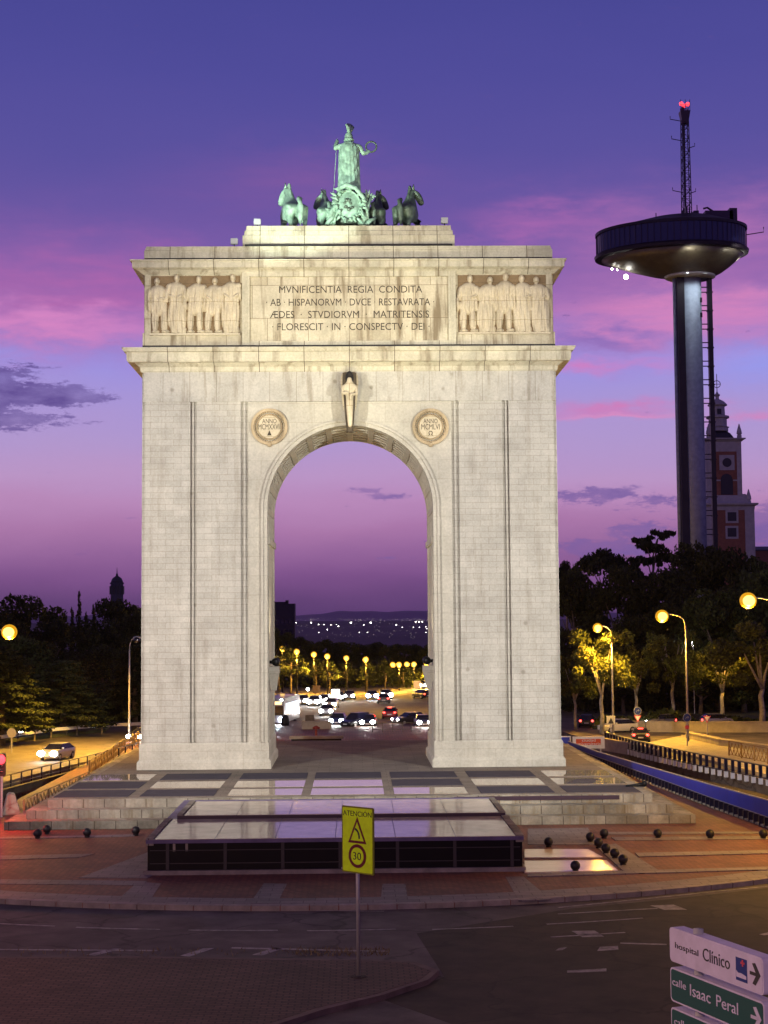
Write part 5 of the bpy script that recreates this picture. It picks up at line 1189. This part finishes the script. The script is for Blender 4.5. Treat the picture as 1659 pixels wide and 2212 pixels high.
for sx in (-1,1):
    MB().ball((sx*.85,-.08,.75),.3,10,7,(1,.4,1)).build('headlight', 'headblue', bus, smooth=True)
    MB().ball((sx*.9,-.05,3.02),.12,8,5,(1,.4,1)).build('marker_lamp', 'headlight', bus, smooth=True)
    for y in (2,8): MB().rings([[(sx*x,y+.48*cos(a),.48+.48*sin(a)) for a in np.linspace(0,2*pi,16,endpoint=False)] for x in (.95,1.24)]).build('wheel', 'rubber', bus)
spotl('headlight_beam', (p[0]+.5,p[1]-.6,.8), (p[0]+2,p[1]-14,-.3), 900, (.8,.9,1), 80, .2, .6)
# small lit and unlit signs up the avenue
for px, py, pyb, m, lab in ((725,1500,1518,'town','small white lit sign among the headlights up the avenue'),(684,1491,1512,'rail','small brown direction sign up the avenue under the trees'),(901,1480,1494,'signwhite','small pale triangular sign beside the slip road')):
    p = G(px,pyb,ZR); z = Yp(px,py,p[1])[2]; t = thing('avenue_sign', lab, 'sign', (p[0],p[1],ZR), 0)
    MB().tube([(0,0,-.1),(0,0,z-ZR)], .06, 6).build('pole', 'pole', t); MB().box(-.6,.6,-.1,0,z-ZR-.5,z-ZR+.75).build('panel', m, t)

# ------------------------------------------------------------------ street lamps
SOD = (1,.52,.05)
def lamp(label, px, py, D, arm=0, power=16000, m='lamp', r=.34, base_px=None, on=True, group='sodium street lamps', zb=0, double=False):
    y = D-112; h = Yp(px,py,y); z = h[2]
    bx = Yp(base_px, 1590, y)[0] if base_px else h[0]
    t = thing('street_lamp', label, 'street lamp', (bx,y,zb), 0, group); z -= zb; dx = h[0]-bx
    b = MB(); b.tube([(0,0,0),(0,0,z*.6),(0,0,z-1.0)], [.13,.09,.07], 10)
    if abs(dx) > .3: b.tube([(0,0,z-1.0),(dx*.08,0,z-.4),(dx*.3,0,z-.02),(dx*.6,0,z+.14),(dx*.92,0,z+.16)], .055, 8)
    else: b.tube([(0,0,z-1.0),(0,0,z+.1)], .06, 8)
    b.build('pole', 'pole' if m == 'lamp' else 'lantern', t, smooth=True)
    heads = [dx] if not double else [dx, -double]
    for q in heads:
        b = MB(); b.ball((q,0,z+.16), .42, 12, 7, (1,.6,.4)); hd_ = b.build('lamp_head', 'pole', t, smooth=True)
        b = MB(); b.ball((q,-.62*r,z-.08), r*1.02, 16, 10, (1,.7,.92)); b.build('lamp_bowl', m if on else 'glassdark', hd_, smooth=True)
        if on: MB().ball((q,0,z-.05), r*1.45, 18, 11, (1,.55,.95)).build('glow_shell', 'glow_shell', hd_, smooth=True)  # added glowing shell, makes a halo rim round the bowl
    if double: 
        MB().tube([(0,0,z-.2),(-double*.5,0,z+.1),(-double,0,z+.14)], .05, 6).build('arm', 'pole', t)
    if on and power:
        spotl('sodium_light', (bx+dx,y,zb+z-1.3), None, power*(.4 if m == 'lamp' else .9), SOD, 0, .25, kind='POINT')
        spotl('sodium_downlight', (bx+dx,y,zb+z-1.35), (bx+dx,y+.01,zb), power*1.1, SOD, 150, .25, .6)
    return t
lamp('bright street lamp high at the left edge in front of the dark trees', 20, 1364, 128, power=15000, base_px=-50, r=.46)
lamp('unlit curved lamp post in front of the cedar beside the left pier', 296, 1381, 160, on=False, base_px=279, power=0)
lamp('bright lamp on a tall curved pole right of the arch', 1430, 1330, 152, base_px=1486, power=10000, r=.46)
lamp('brightest street lamp at the right edge, its pole outside the photo', 1616, 1296, 118, base_px=1690, power=11000, r=.46)
lamp('lamp shining on the plane tree leaves right beside the right pier', 1291, 1355, 163, base_px=1325, power=12000, r=.36)
for px, py, D, lab, pw, dbl in ((641,1407,256,'lamp in the bright yellow tree at the left of the opening',9000,0),(610,1401,268,'small lamp farthest left in the opening beside the jamb',4500,0),(678,1413,262,'third lamp from the left seen through the arch',5500,0),(707,1417,259,'fourth lamp from the left seen through the arch',5500,0),
                           (748,1421,266,'lamp alone above the middle of the avenue, left of centre',4500,0),(790,1424,262,'lamp with yellow foliage below it, right of the middle',5500,0),(862,1435,270,'double lamp on one post in the right half of the opening',7000,1.1),(894,1434,280,'double lamp on a post just left of the rightmost lamp',6000,1.3),(921,1432,285,'rightmost lamp in the opening beside the right jamb',5000,0)):
    lamp(lab, px, py, D, power=pw, m='lamp_far', r=.35, group='lamps seen through the arch', double=dbl)
# postless sodium lights: lamps off at right, others added to warm the roads
for x, y, z, pw in ((-26,40,9.5,42000),(-42,22,10,32000),(52,20,11,5500),(27,-33,11,12000),(44,66,10,4000),(33,-64,11,15000),(-14,128,9,12000),(6,100,9,9000),(26,140,9,14000),(4,150,9,9000)): spotl('sodium_downlight', (x,y,z), (x,y+.01,0), pw, SOD, 155, .3, .6)
for x, y, z, pw in ((-26,-86,14,13500),(-8,-126,24,12500)): spotl('foreground_fill', (x,y,z), None, pw, (1,.58,.34), 0, .4, kind='POINT')  # added unseen fill beside and behind the camera, brightens the foreground
pl = None
for px, py, D, lab in ((46,1581,170,'white globe path lamp by the round sign at left'),(183,1568,185,'small white path lamp below the cedar, left'),(236,1504,215,'small white light among the trees near the left pier'),(1497,1391,185,'small white light in the trees right of the tall lamp'),(665,1489,258,'tiny white light under the trees in the left of the opening')):
    y = D-112; h = Yp(px,py,y)
    t = thing('path_lamp', lab, 'lamp', (h[0],y,0), 0, 'small white park lamps'); MB().tube([(0,0,0),(0,0,h[2]-.2)], .05, 6).build('pole', 'pole', t); MB().ball((0,0,h[2]), .24, 12, 8).build('globe', 'led', t, smooth=True)
# lights of the far town on the plain
def plain(px, py):
    best = None
    for y in np.linspace(1800, 4650, 120):
        q = Yp(px, py, y); e = abs(q[2]-hz(q[0], y)-3)
        if best is None or e < best[0]: best = (e, q)
    return best[1]
r_ = np.random.default_rng(21); tl0 = None
spots = [(341/3.78*1+548,1345)]
for px, py, s in ((639,1345,2.2),(672,1345,2.2),(688,1349,1.6),(700,1349,1.3),(715,1350,1.2),(731,1353,1.8),(707,1360,1.8),(758,1345,3.0),(786,1350,1.5),(801,1345,3.0),(856,1350,1.7),(905,1343,2.2),(898,1343,2.2),(912,1343,2.2),(869,1355,1.1),(893,1355,1.2),(906,1355,1.3),(920,1354,1.3),(922,1358,1.2),(727,1349,1.0),(920,1366,1.2),(689,1366,1.2),(794,1366,1.2),(776,1366,1.0)):
    q = plain(px, py); sz = s*(q[1]+112)/FP*.5
    if tl0 is None:
        tl0 = thing('town_light', 'pale lights of the distant town on the plain below the horizon', 'light', q, 0, 'lights of the distant town')
        MB().ball((0,0,0), 1, 8, 6, (1.2,.3,.75)).build('lamp', 'town', tl0); tl0.scale = (sz,)*3
    else: dup(tl0, q, 0, tl0['label'], sz)
b = MB()
for k in range(420):
    px = r_.uniform(560,980); py = r_.choice([r_.uniform(1336,1341), r_.uniform(1340,1380)]); q = plain(px, py); sz = r_.uniform(.15,.5)*(q[1]+112)/FP*.6
    b.ball(tuple(q), sz, 5, 4)
struct(b.build('town_glimmer', emit('town_dim',(1,.84,.75),3.0)), 'stuff')

# ------------------------------------------------------------------ trees
def leaves(pts, nrm, size, name, m, parent, rnd):
    n = len(pts); d = rnd.normal(size=(n,3)); d = d*.8+nrm*.6; d /= np.linalg.norm(d,axis=1)[:,None]
    a = np.cross(d, rnd.normal(size=(n,3))); a /= np.linalg.norm(a,axis=1)[:,None]+1e-9; c = np.cross(d, a)
    s = (size*rnd.uniform(.6,1.35,n))[:,None]
    V = np.empty((n,4,3)); V[:,0] = pts-a*s; V[:,1] = pts-c*s*.55+d*s*.12; V[:,2] = pts+a*s; V[:,3] = pts+c*s*.55+d*s*.12
    me = bpy.data.meshes.new(name); me.vertices.add(n*4); me.vertices.foreach_set('co', V.reshape(-1))
    me.loops.add(n*4); me.loops.foreach_set('vertex_index', np.arange(n*4)); me.polygons.add(n)
    me.polygons.foreach_set('loop_start', np.arange(n)*4); me.polygons.foreach_set('loop_total', np.full(n,4)); me.update()
    me.materials.append(MAT[m]); o = bpy.data.objects.new(name, me); C.objects.link(o); o.parent = parent; return o
def shell(rnd, c, r, n, lo=.55):
    d = rnd.normal(size=(n,3)); d /= np.linalg.norm(d,axis=1)[:,None]
    q = rnd.uniform(lo**3,1,n)**(1/3); bump = 1+.16*np.sin(d[:,0]*7+c[0]*3)*np.sin(d[:,1]*6+c[1]*2)*np.sin(d[:,2]*8)
    return np.array(c)+d*np.array(r)*(q*bump)[:,None], d
def tree_proto(kind, seed):           # nominal size: 12 m wide, 15 m high
    rnd = np.random.default_rng(seed); t = thing(kind+'_tree', 'tmp', 'tree'); b = MB(); P = []; Nn = []; size = .27; lm = 'leaf'; bm_ = 'bark'
    def add(c, r, n, lo=.55):
        p, d = shell(rnd, c, r, n, lo); P.append(p); Nn.append(d)
    if kind == 'broadleaf':
        b.tube([(0,0,-.2),(.1,.05,2.5),(.25,0,5),(.2,.1,8)], [.42,.32,.27,.12], 9)
        for k in range(7):
            a = k*2.4+rnd.uniform(0,.6); l = rnd.uniform(2.2,4.2); b.tube([(.2,0,3.5+.5*k),(.2+l*.5*cos(a),l*.5*sin(a),5.5+.6*k),(.2+l*cos(a),l*sin(a),7.5+.6*k)], [.2,.13,.05], 6)
        for k in range(30):
            z = rnd.uniform(3.6,13.3); rr_ = 5.0*np.sqrt(max(.06,1-((z-7.6)/6.9)**2)); a = rnd.uniform(0,2*pi); q = rr_*rnd.uniform(.45,.95); s = rnd.uniform(1.1,2.1)
            add((q*cos(a),q*sin(a),z), (s*1.15,s*1.15,s*.8), int(130*s*s))
    elif kind == 'plane':
        lm, bm_ = 'leaf_plane', 'bark_pale'; size = .3
        b.tube([(0,0,-.2),(-.2,0,2.2),(.1,0,4.2),(-.25,.1,5.2)], [.42,.34,.3,.26], 9)
        for k, (dx, dy, l) in enumerate(((-2.6,.3,5.5),(1.0,.6,6.5),(2.8,-.4,5),(-.8,-1.2,6),(.2,1.8,5.6))):
            b.tube([(-.22,.1,5.0),(dx*.35,dy*.35,5+l*.4),(dx*.8,dy*.8,5+l*.8),(dx*1.1,dy*1.1,5+l*1.1)], [.2,.15,.1,.04], 7)
        for k in range(30):
            a = rnd.uniform(0,2*pi); q = 5.2*np.sqrt(rnd.uniform(.03,1)); z = rnd.uniform(7.0,14)-.1*q; s = rnd.uniform(.9,1.6); add((q*cos(a),q*sin(a),z), (s*1.1,s*1.1,s*.75), int(85*s*s), .3)
    elif kind == 'cedar':
        lm = 'leaf_pine'; size = .24; b.tube([(0,0,-.2),(0,0,7),(.1,0,14.6)], [.45,.3,.05], 9)
        for k in range(46):
            u = (k+.5)/46; z = 1.6+12.9*u; R = 6.3*(1-u)**.75*rnd.uniform(.65,1.05)+.5; a = k*2.399+rnd.uniform(-.3,.3)
            zt_ = z-.14*R+rnd.uniform(-.3,.3); b.tube([(0,0,z),(R*.5*cos(a),R*.5*sin(a),z+.25),(R*cos(a),R*sin(a),zt_)], [.13,.08,.03], 5)
            for j in range(4):
                f = .35+.2*j+rnd.uniform(-.06,.06); w = .8+.10*R*(1.1-abs(f-.6)); c = (R*f*cos(a)+rnd.uniform(-.3,.3),R*f*sin(a)+rnd.uniform(-.3,.3),z+.2-.38*f*f)
                add(c, (w,w,.24), int(95*w*w), .1)
                p, d = shell(rnd, (c[0],c[1],c[2]-.35), (w*.7,w*.7,.4), int(30*w)); P.append(p); Nn.append(d*.3)
    elif kind == 'skyline_cedar':
        lm = 'leaf_pine'; size = .26; b.tube([(0,0,-.2),(.2,0,8),(.9,0,11),(2.0,0,14.2)], [.45,.32,.22,.08], 9)
        for z, x, R in ((14.6,2.6,2.4),(13.4,1.2,3.2),(13.9,-1.0,1.6),(12.2,-.5,4.6),(12.4,3.4,2.2),(11.0,-3.0,3.4),(10.8,1.8,4.2),(9.6,-1.2,5.2),(9.2,3.0,3.2),(8,0,5)):
            b.tube([(.9,0,z-2.2),((.9+x)/2,0,z-.6),(x,0,z-.1)], [.14,.1,.04], 5)
            for j in range(11):
                a = rnd.uniform(0,2*pi); q = R*rnd.uniform(.1,.9); add((x+q*cos(a),q*.7*sin(a),z+rnd.uniform(-.3,.3)-.07*q), (rnd.uniform(.5,1.0),.7,.16), 62, .1)
    elif kind == 'umbrella_pine':
        lm = 'leaf_pine'; size = .25; b.tube([(0,0,-.2),(.3,0,5),(.1,.2,10.5)], [.38,.3,.2], 9)
        for k in range(8):
            a = k*.8; b.tube([(.1,.2,9),(2*cos(a),2*sin(a),11.2),(4.2*cos(a),4.2*sin(a),12.6)], [.16,.11,.04], 6)
        for k in range(34):
            a = rnd.uniform(0,2*pi); q = 5.3*np.sqrt(rnd.uniform(0,1)); s = rnd.uniform(.8,1.4); add((q*cos(a),q*sin(a),12.0+2.0*(1-(q/5.6)**2)+rnd.uniform(-.5,.4)), (s*1.2,s*1.2,s*.55), int(120*s*s), .3)
    elif kind == 'poplar':
        size = .22
        for k, (x, y, h) in enumerate(((-3.2,0,11.5),(-1.4,.6,12.8),(.3,0,15),(1.9,.5,12.2),(3.6,-.3,13.2))):
            b.tube([(x,y,-.2),(x,y,h*.6),(x+.2,y,h-.2)], [.2,.12,.03], 7)
            for j in range(22):
                u = j/21; z = 2+(h-2.2)*u; w = (.85*(1-u)**.6+.18)*rnd.uniform(.7,1.2); add((x+rnd.uniform(-.5,.5)*w,y+rnd.uniform(-.5,.5)*w,z), (w,w,.55), int(95*w+14), .2)
    elif kind == 'avenue_pine':
        lm = 'leaf_pine'; size = .26; b.tube([(0,0,-.2),(.2,0,6),(0,.1,13.5)], [.4,.28,.08], 8)
        for k in range(30):
            z = rnd.uniform(5.5,14.4); R = 4.6*(1-((z-5)/10.5)**1.6)+.6; a = rnd.uniform(0,2*pi); q = R*rnd.uniform(.3,1); b.tube([(0,0,z-.6),(q*cos(a),q*sin(a),z)], [.1,.03], 5)
            s = rnd.uniform(.9,1.6); add((q*cos(a),q*sin(a),z), (s*1.2,s*1.2,s*.45), int(110*s*s), .2)
    b.build('trunk', bm_, t, smooth=True)
    leaves(np.concatenate(P), np.concatenate(Nn), size, 'crown', lm, t, rnd)
    return t
protos = {}
def tree(kind, seed, label, px, ptop, D, wpx, group, z=0.0, depth=1.0, rz=None):
    y = D-112; top = Yp(px, ptop, y); h = top[2]-z; w = wpx*D/FP
    key = (kind, seed); rz = rz if rz is not None else (px*.37) % 6.28
    sc = (w/11.5, w/11.5*depth, h/14.9)
    if kind in ('skyline_cedar','poplar'): rz = 0
    if key not in protos:
        t = protos[key] = tree_proto(kind, seed); t.location = (float(top[0]),y,z); t.rotation_euler = (0,0,rz); t['label'] = label
    else: t = dup(protos[key], (top[0],y,z), rz, label)
    t['group'] = group; t.scale = sc
    return t
LT, RT, AT = 'trees left of the arch', 'trees right of the arch', 'trees seen through the arch'
for a in (('cedar',1,'big cedar cut by the left edge, its drooping boughs lit yellow below the street lamp',5,1395,158,240),('cedar',2,'lit cedar in the middle of the left side, above the guard rail',138,1425,170,230),('cedar',1,'lit cedar against the left pier behind the unlit curved lamp post',292,1372,176,170),
          ('broadleaf',1,'broad round topped dark tree on the skyline above the left street lamp',58,1277,232,180),('poplar',1,'slim feathery upright trees on the skyline left of the bell tower',168,1283,240,110),('broadleaf',2,'dark tree directly below the domed bell tower',262,1284,262,125),
          ('broadleaf',3,'dark tree filling the gap left of the feathery upright trees',112,1335,226,130),('broadleaf',1,'dark tree behind the cedars below the feathery upright trees',205,1330,214,150),('broadleaf',2,'dark tree at the left edge behind the street lamp',-30,1300,218,170),('broadleaf',3,'dark tree touching the left pier under the skyline',296,1318,222,110),
          ('broadleaf',2,'low dark tree behind the big cedar at far left',60,1365,196,160),('broadleaf',3,'low dark tree behind the cedars in the middle of the left side',220,1390,200,150)):
    tree(*a[:7], LT)
for a in (('umbrella_pine',1,'flat topped pine touching the right pier on the skyline',1222,1213,262,80),('umbrella_pine',1,'wide flat topped pine left of the skyline cedar',1305,1186,255,150),('skyline_cedar',1,'tall cedar with tiered flat branches silhouetted on the skyline left of the tower',1398,1146,250,135),
          ('broadleaf',1,'dark rounded tree at the foot of the observation tower',1496,1160,240,170),('broadleaf',2,'dark rounded tree below the brick museum tower',1585,1166,234,180),('broadleaf',3,'large dark tree at the right edge above the brightest lamp',1660,1222,205,230),('broadleaf',3,'dark tree next to the right pier under the flat topped pine',1245,1228,226,150),
          ('broadleaf',1,'dark tree under the wide flat topped pine',1335,1212,225,180),('broadleaf',2,'dark tree under the tiered skyline cedar',1425,1215,222,180),('broadleaf',1,'dense dark tree right of the tall curved lamp',1545,1262,200,200),('broadleaf',3,'low dark tree behind the tall curved lamp',1460,1300,205,190),('broadleaf',2,'low dark tree behind the yellow lit plane tree',1370,1320,206,170),
          ('broadleaf',2,'low dark crown filling the gap behind the forked plane tree at the right edge',1605,1395,196,190),('broadleaf',1,'low dark crown between the tall curved lamp and the yield triangle',1510,1410,194,150),('broadleaf',3,'low dark crown behind the leaning plane tree',1345,1425,196,130),
          ('plane',1,'plane tree with leaves lit bright yellow by the lamp beside the right pier',1296,1352,166,150),('plane',2,'plane tree with fanned pale limbs left of the tall curved lamp',1449,1345,182,130),('plane',1,'leaning plane tree between the yellow lit one and the tall lamp',1372,1385,178,120),('plane',2,'plane tree with a pale trunk close to the right pier',1241,1400,172,110),
          ('plane',1,'big plane tree with a forked pale trunk at the right edge behind the wall',1640,1335,172,210),('plane',2,'plane tree behind the low wall right of the yield triangle',1556,1375,180,150)):
    tree(*a[:7], RT)
for a in (('avenue_pine',1,'pine lit bright yellow round the lamp at the left of the opening',628,1392,262,85),('avenue_pine',2,'dark pine left of the avenue under the third lamp',683,1420,272,60),('avenue_pine',1,'pine with lit fringes under the fourth lamp',712,1424,266,55),('avenue_pine',2,'pine below the lamp left of centre in the opening',748,1428,273,60),
          ('avenue_pine',1,'pine with yellow tips below the lamp right of centre',792,1430,270,58),('avenue_pine',2,'dark pine in the middle gap between lamps in the opening',832,1428,278,60),('avenue_pine',1,'pine behind the double lamp in the opening',872,1440,284,62),('avenue_pine',2,'pine behind the right jamb side lamps in the opening',912,1441,292,66),('avenue_pine',2,'dark pine close to the left jamb below the high rise block',603,1412,270,60)):
    tree(*a[:7], AT)
for k, (px, pt) in enumerate(((590,1352),(612,1362),(640,1374),(668,1380),(697,1378),(726,1386),(755,1384),(785,1388),(812,1386),(842,1390),(870,1388),(899,1391),(928,1389),(955,1388))):
    tree('broadleaf', 1+k%3, ('tree %s of the dark tree line behind the avenue lamps' % ('at the left end','next to the left end','below the high rise block','right of the high rise block','left of the third lamp','between third and fourth lamps','above the fourth lamp','left of the middle','in the middle','right of the middle','left of the double lamps','above the double lamps','next to the right end','at the right end')[k]), px, pt, 318+5*(k%3), 66, 'dark tree line behind the avenue')
# undergrowth closing the woods near the ground
def thicket(name, x0, x1, y0, y1, h, n, seed, z=0):
    rnd = np.random.default_rng(seed); x = rnd.uniform(x0,x1,n); y = rnd.uniform(y0,y1,n)
    hh = h*(.55+.25*np.sin(x*.35+seed)+.2*np.sin(x*.9+y*.3)); p = np.stack([x,y,z+rnd.uniform(0,1,n)*np.maximum(.4,hh)],1)
    struct(leaves(p, np.zeros((n,3))+[0,0,1], .42, name, 'leaf', None, rnd), 'stuff')
thicket('undergrowth', -75, -26, 76, 100, 8, 16000, 4)
thicket('undergrowth', 24, 92, 86, 112, 9, 20000, 5)
thicket('undergrowth', -24, 40, 172, 200, 5, 12000, 6)
thicket('hedge', 27, 60, 63.5, 66, 1.6, 3000, 8)

# ------------------------------------------------------------------ floodlighting of the monument
WARM = (1,.972,.88)
for x in (-34, 34):
    spotl('monument_floodlight', (x,-52,24), (x*-.05,0,16), 118000, WARM, 62, .4, .7)
spotl('attic_floodlight', (-9,-40,12), (-3,0,35), 28000, (1,.9,.58), 30, .4, .6)
spotl('attic_floodlight', (9,-40,12), (3,0,35), 28000, (1,.9,.58), 30, .4, .6)
spotl('statue_floodlight', (-27,-34,26), (-.6,YQ,46.8), 150000, (.82,1,.86), 15, .4, .4)
for s in (-1,1): spotl('passage_lantern', (s*4.9,2.6,9.6), (s*4.0,3.2,20), 900, (1,.86,.6), 110, .3, .7)
sun = bpy.data.lights.new('sun', 'SUN'); sun.energy = .06; sun.angle = rad(20); sun.color = (1,.6,.8)
so = bpy.data.objects.new('sun', sun); C.objects.link(so); so.rotation_euler = (Vector((.45,-.85,-.12))).to_track_quat('-Z','Y').to_euler()

# ------------------------------------------------------------------ evening air: one closed box of thin even haze
hm = bpy.data.materials.new('haze'); hm.use_nodes = True; hm.node_tree.nodes.clear()
pv = hm.node_tree.nodes.new('ShaderNodeVolumePrincipled'); ho = hm.node_tree.nodes.new('ShaderNodeOutputMaterial')
pv.inputs['Density'].default_value = HAZE; pv.inputs['Color'].default_value = (.6,.5,.6,1); pv.inputs['Anisotropy'].default_value = .4
hm.node_tree.links.new(pv.outputs[0], ho.inputs['Volume']); MAT['haze'] = hm
struct(MB().box(-3600,3600,-320,5900,-75,150).build('haze', 'haze'), 'stuff')
# ------------------------------------------------------------------ camera and render settings
cam = bpy.data.cameras.new('camera'); co = bpy.data.objects.new('camera', cam); C.objects.link(co)
Mx = Matrix.Identity(4)
for i in range(3): Mx[i][0] = R_[i]; Mx[i][1] = U_[i]; Mx[i][2] = -F_[i]; Mx[i][3] = CAM[i]
co.matrix_world = Mx; cam.sensor_fit = 'VERTICAL'; cam.sensor_height = 36; cam.lens = 36*FP/2212; cam.clip_start = .5; cam.clip_end = 20000
scene.camera = co
scene.render.engine = 'CYCLES'; cy = scene.cycles
cy.use_denoising = True; cy.max_bounces = 6; cy.diffuse_bounces = 2; cy.glossy_bounces = 3; cy.transmission_bounces = 2; cy.caustics_reflective = False; cy.caustics_refractive = False
cy.sample_clamp_indirect = 6
vs = scene.view_settings; scene.display_settings.display_device = 'sRGB'; vs.view_transform = 'Standard'; vs.look = 'None'; vs.exposure = 0; vs.gamma = 1
